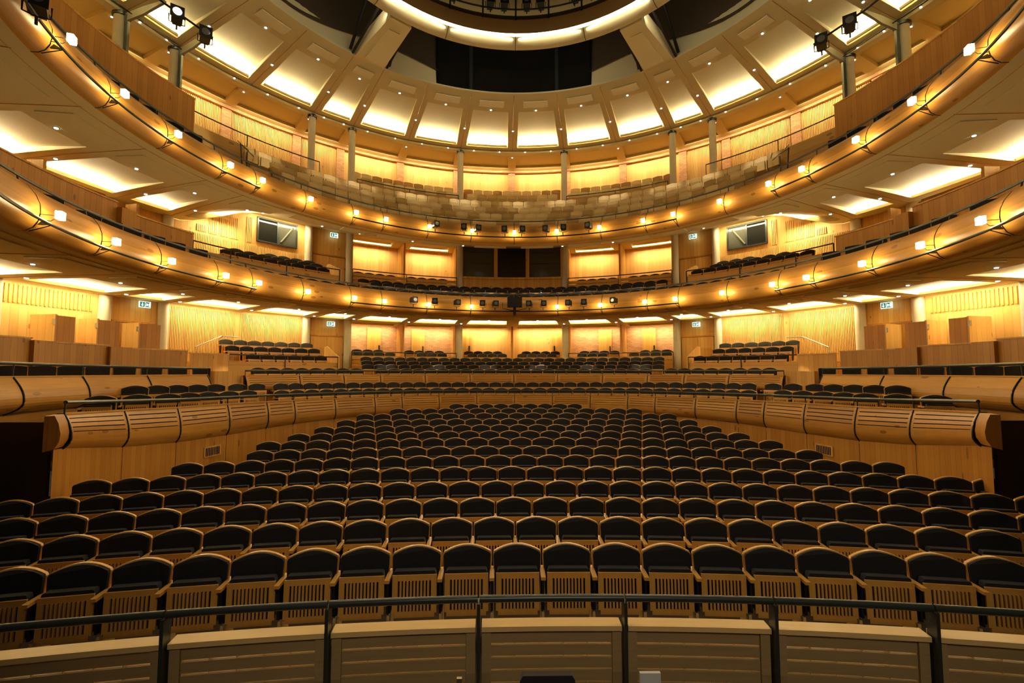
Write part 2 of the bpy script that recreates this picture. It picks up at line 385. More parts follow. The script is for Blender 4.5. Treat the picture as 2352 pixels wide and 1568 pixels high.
# ---- floors
ROWZ = [.053, .058, .065, .095, .15, .20, .245, .305, .355, .415, .496, .586, .67, .756]
RY = lambda i: 5.11+.895*i
RC = -18.0
mb = MB()
prof = [(-2+0*18, -.02)]
mb.sweep([(22.15, .05), (RY(0)+18, .053)]+[(RY(i)+18.0, ROWZ[i]) for i in range(1, 6)]+[(27.9, .205)], -26, 26, 30, RC)
mb.sweep([(27.9, .205)]+[(RY(i)+18.0, ROWZ[i]) for i in range(6, 14)]+[(37.5, .80)], -20, 20, 60, RC, dz=lambda t: -.3*sstep((abs(t)-12.2)/1.2))
struct('floor', mb, M['carpet'], 'dark raked floor under the stalls rows', 'floor')
mb = MB(); mb.quad([(-14, -3, -1.2), (14, -3, -1.2), (14, 4.6, -1.2), (-14, 4.6, -1.2)]); struct('floor', mb, M['boards'], 'dark boarded floor of the orchestra pit', 'floor')
# tier steps: (R0,R1,z) treads
def steps(name, spec, t0, t1, m, label):
    mb = MB()
    for (R0, R1, z, zb) in spec: mb.block(t0, t1, R0, R1, zb, z, int(abs(t1-t0)/4)+1)
    return struct(name, mb, m, label, 'floor')

# ---- back and side walls
def slat_wall(mb, t0, t1, R, z0, z1, pitch=.055, depth=.03, duty=.6, zfun=None):
    n = max(2, int(R_(t1-t0)*R/pitch)); dt = (t1-t0)/n
    for k in range(n):
        a = t0+k*dt; mb.sweep([(R, z0), (R-depth, z0), (R-depth, z1), (R, z1)], a, a+dt*duty, 1, YC, True, True)
def wall(name, t0, t1, R, z0, z1, m, label, n=None, yc=YC, th=.08):
    mb = MB(); mb.block(t0, t1, R, R+th, z0, z1, n, yc); return struct(name, mb, m, label, 'wall')

wall('wall_back', -112, 112, 15.55, 11.4, 14.45, M['pine_wall'], 'lit pine board wall behind the top tier', 80)
for sg, nm in ((-1, 'left'), (1, 'right')):
    for k in range(3, 10):
        a, b = CA[k]+.9, CA[k+1]-.9
        mb = MB(); slat_wall(mb, *( (a, b) if sg > 0 else (-b, -a)), 15.53, 12.2, 14.18, .062, .035, .55)
        tag(mb.build('slat_panel', M['pine_wall']), f'vertical pine slats on top tier {nm} wall, {nth(k-2)} bay from the centre', 'slat panel', 'slatted panels of the top back wall', 'structure')
for k_, a in enumerate(CAs[2:-2]):
    mb = MB(); mb.block(a-.7, a+.7, 15.42, 15.56, 11.6, 14.25, 1)
    tag(mb.build('brick_pier', M['brick']), f'narrow brick pier between the lit wall bays behind the top tier, {nth(k_+1)} from the left', 'brick pier', 'brick piers of the top back wall', 'structure')
mb = MB(); mb.block(-112, 112, 15.35, 15.5, 14.18, 14.3, 80); struct('trim_5', mb, M['brick'], 'thin brick coping line over the top back wall', 'trim')

# middle tier and circle back recess walls (between 12 and 35 degrees and the middle), brick and doors on the circle
for sg, nm in ((-1, 'left'), (1, 'right')):
    s2 = lambda a, b: (a, b) if sg > 0 else (-b, -a)
    wall('wall_'+nm, *s2(11.7, 35.2), 15.5, 6.3, 9.6, M['pine_wall'], f'lit pine wall of the {nm} recess, middle tier', 8)
    mb = MB()
    mb.block(*s2(16.6, 17.5), 14.05, 14.12, 6.4, 6.4+.01, 1)
    wall('wall_'+nm+'_brick', *s2(12.2, 34.6), 15.5, 2.8, 5.3, M['brick'], f'lit brick wall of the {nm} recess, circle level', 8)
    for k, (a, b) in enumerate(((18.0, 20.6), (26.6, 29.2))):
        d = empty('door_'+str(k+1), f'narrow pine door in the {nm} brick recess, {"inner" if k == 0 else "outer"} of two', 'door', kind='structure')
        db = MB(); db.block(*s2(a, b), 15.38, 15.48, 2.9, 5.05, 1); db.build('door_leaf', M['pine'], d)
        hb = MB(); q = s2(a, b)[1]-.35*1; hb.block(q-.12, q+.12, 15.34, 15.38, 3.75, 4.15, 1); hb.build('pull_handle', M['blackmetal'], d)
    # partitions between the recesses
    for (zz0, zz1, lv) in ((2.8, 5.2, 'circle'), (6.6, 9.35, 'middle tier')):
        for (ta, Ra_, Rb_) in ((23.3, 13.9, 15.5), (12.3, 13.65, 15.5), (34.5, 13.65, 15.5)):
            pb = MB(); pb.block(sg*ta-.18, sg*ta+.18, Ra_, Rb_, zz0, zz1, 1)
            tag(pb.build('partition', M['pine']), f'pine fin partition {dict([(23.3, "between the two bays"), (12.3, "at the inner column"), (34.5, "at the outer column")])[ta]} of the {nm} recess, {lv}', 'partition', 'radial pine partitions', 'structure')
    # side walls in line with the columns
    mb = MB(); mb.block(*s2(43, 65), 13.62, 13.72, 2.6, 5.2, 10); struct('wall_'+nm+'_circle', mb, M['pine_wall'], f'pine wall behind the {nm} side seats, circle level', 'wall')
    for k, (a, b) in enumerate(((43.6, 53.7), (54.5, 64.5))):
        mb = MB(); slat_wall(mb, *s2(a, b), 13.62, 2.9, 5.1, .055, .04, .55); tag(mb.build('slat_panel', M['pine_wall']), f'tall slatted pine panel, {nm} circle wall, {"inner" if k == 0 else "outer"} one', 'slat panel', 'slatted circle wall panels', 'structure')
    mb = MB()
    if True:
        n = 12
        for j in range(n):
            t0 = 43+22*j/n; t1 = 43+22*(j+1)/n
            zt = [up_out(t)+.05 for t in (t0, t1)]
            q = [P(sg*t0, 13.62, 6.3), P(sg*t0, 13.62, zt[0]), P(sg*t1, 13.62, zt[1]), P(sg*t1, 13.62, 6.3)]
            mb.quad(q, [(R_(t0)*13.6, 6.3), (R_(t0)*13.6, zt[0]), (R_(t1)*13.6, zt[1]), (R_(t1)*13.6, 6.3)])
    struct('wall_'+nm+'_window', mb, M['pine_wall'], f'pine wall with the {nm} viewing window, middle tier', 'wall')
    mb = MB(); slat_wall(mb, *s2(43.6, 53.7), 13.61, 7.0, 7.95, .058, .035, .55); slat_wall(mb, *s2(54.4, 64.3), 13.61, 7.0, 7.95, .058, .035, .55)
    for (a, b, z1) in ((54.6, 56, 8.9), (56.2, 57.6, 8.75), (57.8, 59.2, 8.55), (59.4, 61, 8.3), (52.3, 53.3, 9.1)): slat_wall(mb, *s2(a, b), 13.61, 8.05, z1, .058, .035, .55)
    tag(mb.build('slat_panel', M['pine_wall']), f'slatted pine cladding round the {nm} viewing window', 'slat panel', None, 'structure')
    wn = empty('window_'+('1' if sg < 0 else '2'), f'{nm} dark sliding viewing window in the pine wall', 'window', kind='structure')
    fb = MB(); a, b = s2(44.7, 51.7)
    for (x0, x1, z0, z1) in ((a, b, 9.14, 9.2), (a, b, 8.16, 8.22), (a, a+.25, 8.2, 9.16), (b-.25, b, 8.2, 9.16), ((a+b)/2-.12, (a+b)/2+.12, 8.2, 9.16)):
        fb.block(x0, x1, 13.52, 13.6, z0, z1, 3)
    fb.build('window_frame', M['steel'], wn)
    gb = MB(); gb.block(a, (a+b)/2, 13.56, 13.575, 8.2, 9.16, 3); gb.build('pane', M['glass'] if sg < 0 else M['glass2'], wn)
    gb = MB(); gb.block((a+b)/2, b, 13.55, 13.565, 8.2, 9.16, 3); gb.build('pane', M['glass2'] if sg < 0 else M['glass'], wn)
    gb = MB(); gb.tube([P((a+b)/2+(2.7 if sg<0 else -2.5), 13.53, 9.05), P((a+b)/2+(.6 if sg<0 else -.3), 13.53, 8.3)], .04, 6); gb.build('blind_arm', M['armw'], wn)
    # door walls between the paired columns
    for k, (a, b) in enumerate(((35.3, 42.3), (65.8, 72.2))):
        for (z0, z1, lv) in ((2.2, 5.17, 'circle'), (6.2, up_out(68)+.02 if k else 9.3, 'middle tier')):
            ta, tb = s2(a, b); Rd = 13.55
            mb = MB(); mb.block(ta, tb, Rd, Rd+.06, z0, z1, 3); struct('wall_'+nm+'_doorbay', mb, M['pine'], f'pine panelled door bay, {lv}, {"inner" if k == 0 else "outer"} {nm}', 'wall')
            d = empty('door_'+str(3+k), f'{nm} double pine door between the {"inner" if k == 0 else "outer"} column pair, {lv}', 'door', kind='structure')
            mid = (ta+tb)/2; zt = min(z1-.75, z0+2.15) if lv == 'circle' else z1-1.25
            for x0, x1 in ((ta+.5, mid-.03), (mid+.03, tb-.5)):
                db = MB(); db.block(x0, x1, Rd-.05, Rd-.01, z0, zt, 2); db.build('door_leaf', M['pine_dark'] if k == 9 else M['pine'], d)
            db = MB(); db.block(ta+.4, tb-.4, Rd-.06, Rd-.01, zt+.02, zt+.08, 3); db.build('head_rail', M['pine_dark'], d)
    # outer side walls
    for k in (7, 8, 9):
        a, b = s2(CA[k]+.25, CA[k+1]-.2)
        mb = MB(); mb.block(a, b, 13.6, 13.7, 2.2, 5.2, 4); struct('wall_'+nm+'_side', mb, M['pine_wall'], f'tall pine side wall, circle level, {nm}, {nth(k-6)} bay past the columns', 'wall')
        mb = MB(); slat_wall(mb, a+1.0, b-.8, 13.59, 4.62, 5.1, .1, .025, .5); tag(mb.build('slat_panel', M['pine']), f'short slats under the ceiling, {nm} side wall, {nth(k-6)} bay past the columns', 'slat panel', None, 'structure')
        mb = MB(); mb.block(a, b, 13.6, 13.7, 5.6, 8.35, 4); struct('wall_'+nm+'_tier', mb, M['pine_dark'], f'pine side wall, middle tier, {nm}, {nth(k-6)} bay past the columns', 'wall')

# central control windows, middle tier
wall('wall_centre_tier', -11.3, 11.3, 13.5, 6.3, 7.68, M['pine'], 'pine wall under the central control windows', 4)
wn = empty('window_3', 'three dark control room windows in a pine frame, middle tier', 'window', kind='structure')
for k, (a, b, mm) in enumerate(((-11.0, -4.1, 'glass2'), (-3.3, 3.0, 'glass'), (3.8, 10.8, 'glass2'))):
    gb = MB(); gb.block(a, b, 13.5, 13.53, 7.68, 9.27, 4); p = gb.build('pane', M[mm], wn)
    if mm == 'glass2':
        bb = MB(); bb.block(a+.3, b-.3, 13.47, 13.5, 8.42, 8.46, 3); bb.block(a+.3, b-.3, 13.47, 13.5, 9.0, 9.03, 3); bb.build('glazing_bar', M['steel'], p)
fb = MB()
for (a, b) in ((-11.5, -11.0), (-4.1, -3.3), (3.0, 3.8), (10.8, 11.4)): fb.block(a, b, 13.4, 13.56, 7.68, 9.3, 1)
fb.block(-11.5, 11.4, 13.4, 13.56, 7.6, 7.7, 6); fb.build('window_frame', M['pine'], wn)
# central bays of the circle level: pine back wall with two doors
wall('wall_centre', -12.2, 12.2, 15.5, 2.8, 5.3, M['pine_wall'], 'lit pine wall of the central circle recess', 5)
for sg, nm in ((-1, 'left'), (1, 'right')):
    d = empty('door_5', f'pine door with black pull, {nm} end of the central recess', 'door', kind='structure')
    a, b = sorted((sg*8.4, sg*11.3)); db = MB(); db.block(a, b, 15.3, 15.42, 2.9, 4.98, 1); db.build('door_leaf', M['pine'], d)
    hb = MB(); hb.block(sg*8.9-.14, sg*8.9+.14, 15.26, 15.3, 3.75, 4.2, 1); hb.build('pull_handle', M['blackmetal'], d)
pb = MB(); pb.block(-.2, .2, 14.0, 15.5, 2.9, 5.2, 1); tag(pb.build('partition', M['pine']), 'pine fin partition in the middle of the circle recess', 'partition', 'radial pine partitions', 'structure')

# ---- columns
for a in CAs[3:-3]:
    if abs(abs(a)-23.3) < 1 or abs(a) < 1 or abs(abs(a)-54) < 1: continue
    mb = MB(); q = P(a, 13.5, 0)
    mb.tube([(q.x, q.y, 1.5), (q.x, q.y, 5.6)], .165, 14); mb.tube([(q.x, q.y, 5.6), (q.x, q.y, 10.6)], .165, 14); mb.tube([(q.x, q.y, 10.6), (q.x, q.y, 14.34)], .155 if abs(a) < 60 else .2, 14)
    c = struct('column', mb, M['concrete'], f'pale concrete column, {nth([11.7,34.9,42.7,65.3,72.7,84.2,95.5].index(abs(a))+1)} {side(a)} of the middle', 'column', True)
    cb = MB(); cb.tube([(q.x, q.y, 14.28), (q.x, q.y, 14.40)], .2 if abs(a) < 60 else .25, 14); cb.build('steel_cap', M['steel'], c, True)

# ---- drum above the roof opening
mb = MB()
mb.sweep([(9.2, 15.05), (9.22, 15.13), (9.36, 15.13)], -115, 115, 100); struct('trim_6', mb, M['plaster'], 'cream kerb round the roof opening', 'trim', True)
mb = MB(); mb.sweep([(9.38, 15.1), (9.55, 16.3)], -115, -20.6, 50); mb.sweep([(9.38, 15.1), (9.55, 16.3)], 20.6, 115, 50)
struct('wall_drum_light_band', mb, M['plaster'], 'pale lower band of the drum above the roof, painted light spill', 'wall')  # light spill on the lower drum put into a cream colour
def wav(th): return .26+.3*math.sin(R_(abs(th)-22)*7.5)  # wavy edge between light spill and shade, built as shape
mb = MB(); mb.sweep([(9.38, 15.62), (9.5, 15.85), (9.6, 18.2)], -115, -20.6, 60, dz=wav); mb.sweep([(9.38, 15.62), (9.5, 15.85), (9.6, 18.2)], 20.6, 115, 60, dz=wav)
struct('wall_drum_shade', mb, M['taupe'], 'dark upper drum wall with wavy edge, painted shade', 'wall', True)
mb = MB(); mb.sweep([(11.2, 14.9), (11.2, 18.2)], -20.6, 20.6, 12); mb.block(-21, -20.5, 9.4, 11.3, 15.1, 18.2, 1); mb.block(20.5, 21, 9.4, 11.3, 15.1, 18.2, 1)
struct('wall_control_recess', mb, M['void'], 'black recess behind the high control window', 'wall')
wn = empty('window_4', 'wide black control room window high above the roof rim', 'window', kind='structure')
gb = MB(); gb.block(-20.6, 20.6, 9.40, 9.42, 15.1, 17.6, 12); gb.build('pane', M['glass'], wn)
fb = MB()
for a in (-11.7, 11.7): fb.tube([P(a, 9.38, 15.1), P(a, 9.38, 17.4)], .09, 8)
fb.build('mullion', M['steel'], wn)
mb = MB(); mb.sweep([(0.02, 18.3), (9.8, 18.3)], -180, 180, 40); struct('ceiling', mb, M['taupe'], 'dark grid ceiling of the dome', 'ceiling')
# light ring
ring = empty('light_ring', 'large cream ring hung under the dome with glowing inner edge', 'ring')
mb = MB(); mb.sweep([(6.52, 15.4), (6.52, 15.14), (6.44, 15.07), (6.3, 15.09), (6.12, 15.2), (6.02, 15.3)], -180, 180, 96); mb.build('ring_soffit', M['plaster'], ring, True)
mb = MB(); mb.sweep([(5.9, 15.33), (5.84, 15.55), (5.84, 15.82)], -180, 180, 96); mb.sweep([(6.52, 15.35), (6.52, 16.2)], -180, 180, 96); mb.build('ring_wall', M['ringwall'], ring, True)
mb = MB(); mb.sweep([(6.02, 15.3), (5.99, 15.34), (5.93, 15.34), (5.9, 15.33)], -180, 180, 96); mb.build('light_slot', emit('ring_slot_glow', (1, .88, .6), 3), ring)
mb = MB()
for a in range(-168, 180, 24): mb.sweep([(6.52, 15.12), (6.44, 15.065), (6.3, 15.085), (6.12, 15.195), (5.99, 15.29)], a-.1, a+.1, 1)
mb.build('ring_joint', M['steel'], ring)
for k in range(15):
    a = -168+24*k+12; area(P(a, 5.93, 15.22), radial(a)+Vector((0, 0, .18)), 2.3, .04, 2.2, (1, .88, .6), 150, 'ring_light')
for k in range(12):  # unseen fill lights added to brighten the drum wall
    a = -165+30*k; area(P(a, 6.7, 15.25), radial(a)+Vector((0, 0, .12)), 2.6, .06, 8, (1, .88, .62), 170, 'drum_fill_light')
gal = empty('dome_gallery_rail', 'black lighting gallery rail inside the ring', 'railing')
mb = MB(); mb.tube([P(a, 5.84, 16.22) for a in range(-180, 184, 4)], .03, 6); mb.tube([P(a, 5.84, 15.95) for a in range(-180, 184, 4)], .02, 6); mb.build('rail', M['blackmetal'], gal)
mb = MB(); mb.sweep([(5.86, 15.8), (5.86, 15.98)], -180, 180, 80); mb.build('kick_plate', M['shade'], gal)
for a in range(-72, 73, 12):
    pb = MB(); pb.tube([P(a, 5.84, 15.8), P(a, 5.84, 18.3)], .035, 6); pb.build('post', M['blackmetal'], gal)
mb = MB(); mb.sweep([(6.48, 15.9), (6.5, 18.3)], -180, 180, 60); struct('wall_gallery', mb, M['plaster_dk'], 'tan panelled wall behind the dome gallery', 'wall')
# radial beams between ring and roof
for k, a in enumerate((-88.5, -38.8, 38.8, 88.5)):
    bm = empty('roof_beam', f'cream tapered roof beam, {["far left", "left of centre", "right of centre", "far right"][k]}', 'beam', group='beams carrying the light ring', kind='structure')
    mb = MB(); h0 = 2.6; h1 = 3.7
    for (Ra_, Rb_, z0, z1, w0, w1) in ((6.5, 9.3, 15.02, 15.04, h0+1.0, h1),):
        q = [P(a-w0, Ra_, z0), P(a+w0, Ra_, z0), P(a+w1, Rb_, z1), P(a-w1, Rb_, z1)]; t = [p+Vector((0, 0, .55)) for p in q]
        mb.quad(q[::-1]); mb.quad(t)
        for i in range(4): j = (i+1) % 4; mb.quad([q[i], q[j], t[j], t[i]])
    mb.build('beam_body', M['plaster'], bm)
    mb = MB(); mb.block(a-1.7, a+1.7, 7.0, 9.0, 14.99, 15.03, 1); mb.build('raised_panel', M['plaster'], bm)
    mb = MB()
    for s_ in (-1, 1): mb.tube([P(a+s_*5.2, 6.9, 15.6), P(a+s_*4.4, 9.2, 15.1)], .05, 6); mb.tube([P(a+s_*5.2, 6.9, 17.5), P(a+s_*5.0, 9.2, 15.2)], .06, 6)
    mb.build('tie_rod', M['blackmetal'], bm)

# ================================================================== BALCONY FRONTS
BUL = [(a_, b_*.90) for a_, b_ in [(9.06, .90), (8.97, .91), (8.85, .86), (8.74, .70), (8.675, .52), (8.665, .36), (8.69, .20), (8.75, .08), (8.84, .01), (8.93, -.01)]]
def balcony(z0, hr, nm, label):
    root = empty('balcony_parapet', label, 'balcony front')
    for i in range(22):
        a, b = FAs[i], FAs[i+1]; mb = MB(); g = .10
        mb.sweep([(r, z0+z) for r, z in BUL], a+g, b-g, 6, u0=i*3.7); mb.build('panel', M['front'], root, True)
    for a in FAs[1:-1]:
        mb = MB(); pr = [(r+.012, z0+z) for r, z in BUL]; mb.sweep(pr, a-.11, a+.11, 1)
        mb.tube([P(a, 8.98, z0+.80), P(a, 9.0, hr)], .016, 6); mb.build('seam_rib', M['steel'], root)
    mb = MB(); mb.sweep([(9.06, z0+.81), (9.2, z0+.81), (9.22, z0-.02)], -118, 118, 90); mb.build('inner_lining', M['lining'], root)
    rail = empty('handrail', f'thin dark steel handrail along the top of the {nm} balcony front', 'handrail')
    mb = MB(); mb.tube([P(a/2, 9.0, hr) for a in range(-236, 237, 3)], .026, 8); mb.build('rail', M['steel'], rail, True)
    # lamps
    for i in range(1, 22):
        a = FAs[i]
        if nm == 'middle' and a == 0: continue
        q = P(a+.0, 8.40, z0+.34 if nm == 'top' else z0+.30)
        L_ = empty('balcony_lamp', f'glowing square glass lamp on the {nm} balcony front, {nth(i)} from the left', 'lamp', q, -R_(a), f'lamps along the {nm} balcony front')
        bb = MB(); s_ = .062; bb.box(-s_, s_, -.045, .045, -.06, .07); o = bb.build('glass_shade', M['warm'], L_)
        bb = MB(); bb.tube([(0, .05, -.03), (.0, .12, -.10), (0, .30, -.10)], .007, 5); bb.tube([(.0, .05, .0), (0, .30, .0)], .007, 5); bb.build('bracket', M['steel'], L_)
    # technical bars
    def bar(t0, t1, lab):
        br = empty('lighting_bar', lab, 'lighting bar')
        n = max(2, int((t1-t0)/2)); b_ = MB(); b_.tube([P(lerp(t0, t1, k/n), 8.36 if t1-t0 > 60 else 8.50, z0+.13) for k in range(n+1)], .026, 7); b_.build('pipe', M['blackmetal'] if t1-t0 > 60 else M['steel'], br, True)
        for a in FAs:
            if t0-1 <= a <= t1+1:
                b_ = MB(); w_ = .015
                b_.tube([P(a, 8.38 if t1-t0 > 60 else 8.50, z0+.13), P(a, 8.68, z0+.05), P(a, 8.8, z0-.0)], .009, 6)
                if t1-t0 < 60: b_.quad([P(a, 8.5, z0+.13), P(a, 8.64, z0+.20), P(a, 8.70, z0+.12)]); b_.quad([P(a+.15, 8.5, z0+.13), P(a+.15, 8.70, z0+.12), P(a+.15, 8.64, z0+.20)])
                b_.build('bracket', M['steel'], br)
    bar(-44.6, 44.6, f'black lighting bar across the middle of the {nm} balcony front')
    bar(-120, -67.1, f'dark pipe under the {nm} balcony front, left side'); bar(67.1, 120, f'dark pipe under the {nm} balcony front, right side')
balcony(8.22, 9.22, 'top', 'polished timber front of the top tier, bulging panels with thin dark ribs')
balcony(5.12, 6.06, 'middle', 'polished timber front of the middle tier, bulging panels with thin dark ribs')

# stage lanterns on the bars
def lantern(q, rz, label, s_=1.0, group=None, tilt=0, lit=False):
    r = empty('stage_lantern', label, 'spotlight', q, rz, group); mt = Matrix.Scale(s_, 4) @ Matrix.Rotation(tilt, 4, 'X')
    mb = MB(); mb.box(-.10, .10, -.16, .10, .05, .27, mt); mb.box(-.08, .08, .10, .2, .07, .25, mt); mb.build('body', M['blackmetal'], r)
    mb = MB(); mb.box(-.125, .125, -.175, -.16, .03, .29, mt); mb.build('colour_frame', M['blackmetal'], r)
    mb = MB(); mb.tube([mt @ Vector((0, -.18, .16)), mt @ Vector((0, -.17, .16))], .08*s_, 14); mb.build('lens', M['hot'] if lit else M['lens'], r)
    mb = MB(); mb.tube([mt @ Vector(p) for p in ((-.14, 0, .16), (-.14, 0, .0), (0, 0, -.03), (.14, 0, .0), (.14, 0, .16))], .012*s_, 5); mb.tube([mt @ Vector((-.0, 0, -.14)), mt @ Vector((0, 0, -.02))], .02*s_, 6); mb.build('yoke', M['blackmetal'], r)
    return r
def th_of(u, R, z):
    lo, hi = -125, 125
    for _ in range(40):
        m_ = (lo+hi)/2
        if project(P(m_, R, z))[0] < u: lo = m_
        else: hi = m_
    return (lo+hi)/2
for k, u in enumerate((999, 1066, 1096, 1160, 1198, 1255, 1293, 1353)):
    a = th_of(u, 8.36, 8.45); lantern(P(a, 8.34, 8.35+.16), -R_(a)+.25*(-1)**k, f'small black stage lantern on the top balcony bar, {nth(k+1)} from the left', .95, 'lanterns on the top balcony bar')
for k, u in enumerate((949, 998, 1049, 1109, 1137, 1216, 1248, 1307, 1341, 1411)):
    a = th_of(u, 8.36, 5.3); lantern(P(a, 8.34, 5.25+.16), -R_(a)+.2*(-1)**k, f'small black stage lantern on the middle balcony bar, {nth(k+1)} from the left', .9, 'lanterns on the middle balcony bar')
a = th_of(1182, 8.3, 5.4); sp = empty('speaker_box', 'square black box mounted at the middle of the middle balcony bar', 'speaker', P(a, 8.3, 5.36), 0)
mb = MB(); mb.box(-.30, .30, -.12, .12, .05, .46); mb.build('body', M['blackmetal'], sp)
mb = MB(); mb.tube([(-.5, 0, .25), (-.48, 0, 0), (0, 0, -.1), (.48, 0, 0), (.5, 0, .25)], .015, 6); mb.box(-.06, .06, -.05, .05, -.28, .06); mb.build('bracket', M['blackmetal'], sp)

# ================================================================== SLATTED PARAPETS (stalls circle and circle)
def parapet(R, yc, angs, zt, zb, hr, label, raillabel, slots=True, amp=.11, nslot=4):
    """bulging timber parapet: slatted upper part, solid belly below; zt,zb,hr functions of angle"""
    root = empty('parapet', label, 'parapet')
    for i in range(len(angs)-1):
        a, b = angs[i], angs[i+1]; g = .12; n = 4; H = lambda th: zt(th)-zb(th)
        def pr(fr):                                # section point at height fraction
            bul = .03+amp*math.sin(math.pi*.5*min(1, (1-fr)/.62))
            if fr < .34: bul -= amp*1.5*((.34-fr)/.34)**2.2
            return bul
        def sec(mb, f0, f1, k=4, th_=.03):
            base = [(f0+(f1-f0)*j/k) for j in range(k+1)]
            def at(th, off):
                return [P(th, R-pr(f)+off, zb(th)+H(th)*f, yc) for f in base]
            for j in range(n):
                t0 = lerp(a+g, b-g, j/n); t1 = lerp(a+g, b-g, (j+1)/n); p0 = at(t0, 0); p1 = at(t1, 0)
                u0, u1 = R_(t0)*R, R_(t1)*R
                for q in range(k):
                    mb.quad([p0[q], p0[q+1], p1[q+1], p1[q]], [(u0, base[q]+i*2), (u0, base[q+1]+i*2), (u1, base[q+1]+i*2), (u1, base[q]+i*2)])
                for f_, idx in ((f0, 0), (f1, k)):
                    c0 = P(t0, R-pr(f_)+th_, zb(t0)+H(t0)*f_, yc); c1 = P(t1, R-pr(f_)+th_, zb(t1)+H(t1)*f_, yc)
                    qd = [p0[idx], p1[idx], c1, c0] if idx == 0 else [p0[idx], c0, c1, p1[idx]]
                    mb.quad(qd)
        mb = MB(); sec(mb, 0, .50 if slots else 1.0, 14); 
        if slots:
            hs = .46/nslot
            for s_ in range(nslot): sec(mb, .52+hs*s_, .52+hs*(s_+1)-(.024 if s_ < 3 else .014), 2)
            for ta, tb in ((a+g, a+g+.5), (b-g-.5, b-g)):
                for j in range(6):
                    f0, f1 = .5+.5*j/6, .5+.5*(j+1)/6
                    mb.quad([P(ta, R-pr(f0)-.004, zb(ta)+H(ta)*f0, yc), P(ta, R-pr(f1)-.004, zb(ta)+H(ta)*f1, yc), P(tb, R-pr(f1)-.004, zb(tb)+H(tb)*f1, yc), P(tb, R-pr(f0)-.004, zb(tb)+H(tb)*f0, yc)])
        mb.build('panel', M['front'], root, True)
        if slots:
            mb = MB()
            for j in range(n):
                t0 = lerp(a, b, j/n); t1 = lerp(a, b, (j+1)/n)
                mb.quad([P(t0, R-.02, zb(t0)+H(t0)*.45, yc), P(t0, R-.0, zt(t0)-.02, yc), P(t1, R-.0, zt(t1)-.02, yc), P(t1, R-.02, zb(t1)+H(t1)*.45, yc)])
            mb.build('backing', M['carpet'], root)
    mb = MB(); n = int((angs[-1]-angs[0])/2.5)
    for j in range(n):
        t0 = lerp(angs[0], angs[-1], j/n); t1 = lerp(angs[0], angs[-1], (j+1)/n)
        for (r0, z0, r1, z1) in ((R-.06, 0, R+.06, 0), (R-.06, -.03, R-.06, 0), (R+.06, 0, R+.06, -.9)):
            mb.quad([P(t0, r0, zt(t0)+z0, yc), P(t0, r1, zt(t0)+z1, yc), P(t1, r1, zt(t1)+z1, yc), P(t1, r0, zt(t1)+z0, yc)])
    mb.build('capping', M['front'], root)
    rl = empty('handrail', raillabel, 'handrail')
    mb = MB(); n = int((angs[-1]-angs[0])/2); mb.tube([P(lerp(angs[0], angs[-1], k/n), R-.05, hr(lerp(angs[0], angs[-1], k/n)), yc) for k in range(n+1)], .03, 8); mb.build('rail', M['steel'], rl, True)
    for a in angs:
        mb = MB(); pts = [P(a, R-.05, hr(a), yc)]
        for f in (1.0, .9, .8, .7, .6, .5, .4, .34, .28, .22, .16, .11, .07, .03, .0): pts.append(P(a, R-pr(f)-.012, zb(a)+(zt(a)-zb(a))*f, yc))
        mb.tube(pts, .013, 6); mb.build('post', M['steel'], rl)
    return root
SCA = [0, 10.8, 21.5, 31.8, 39.2, 49.7, 60, 66.6, 75.8, 87.0, 98.5, 111.5]
SCA = [-a for a in SCA[:0:-1]]+SCA
sc_r = lambda th: interp(abs(th), [(0, 2.02), (50, 2.06), (75, 2.10), (87, 2.13), (98.5, 2.2), (112, 2.29)])
sc_b = lambda th: interp(abs(th), [(0, 1.2), (48, 1.15), (75, 1.05), (86, 1.08), (97, 1.22), (112, 1.52)])
parapet(8.05, YC, SCA, lambda t: sc_r(t)-.17, sc_b, sc_r,
        'curved slatted timber parapet in front of the stalls circle seats', 'dark steel rail on the stalls circle parapet')
CIA = [0, 11.3, 22.7, 33.7, 42.3, 52.2, 63.4]; CIA = [-a for a in CIA[:0:-1]]+CIA
parapet(9.7, YC, CIA, lambda t: 2.66, lambda t: 2.05, lambda t: 2.81, 'slatted timber parapet in front of the circle seats', 'dark steel rail on the circle parapet')
for sg, nm in ((-1, 'left'), (1, 'right')):
    A = [71.6, 82.4, 92.7, 102.5, 112, 121]; A = A if sg > 0 else [-a for a in A[::-1]]
    parapet(9.5, YC, A, lambda t: 2.70, lambda t: 2.0, lambda t: 2.86+.002*(abs(t)-70), f'smooth bulging timber front of the {nm} side boxes, circle level', f'dark rail along the {nm} side box front', False, .20)
    # end cap of the stalls circle parapet and dark side passage wall
    a, b = (111.7, 113.8) if sg > 0 else (-113.8, -111.7)
    mb = MB(); mb.sweep([(8.12, 2.1), (8.0, 2.1), (7.95, 1.98), (7.92, 1.82), (7.93, 1.7), (7.99, 1.59), (8.12, 1.55)], a, b, 3, YC, True, True); tag(mb.build('parapet_end', M['pine_dark'], None, True), f'rounded timber end of the stalls circle parapet, {nm}', 'parapet end')
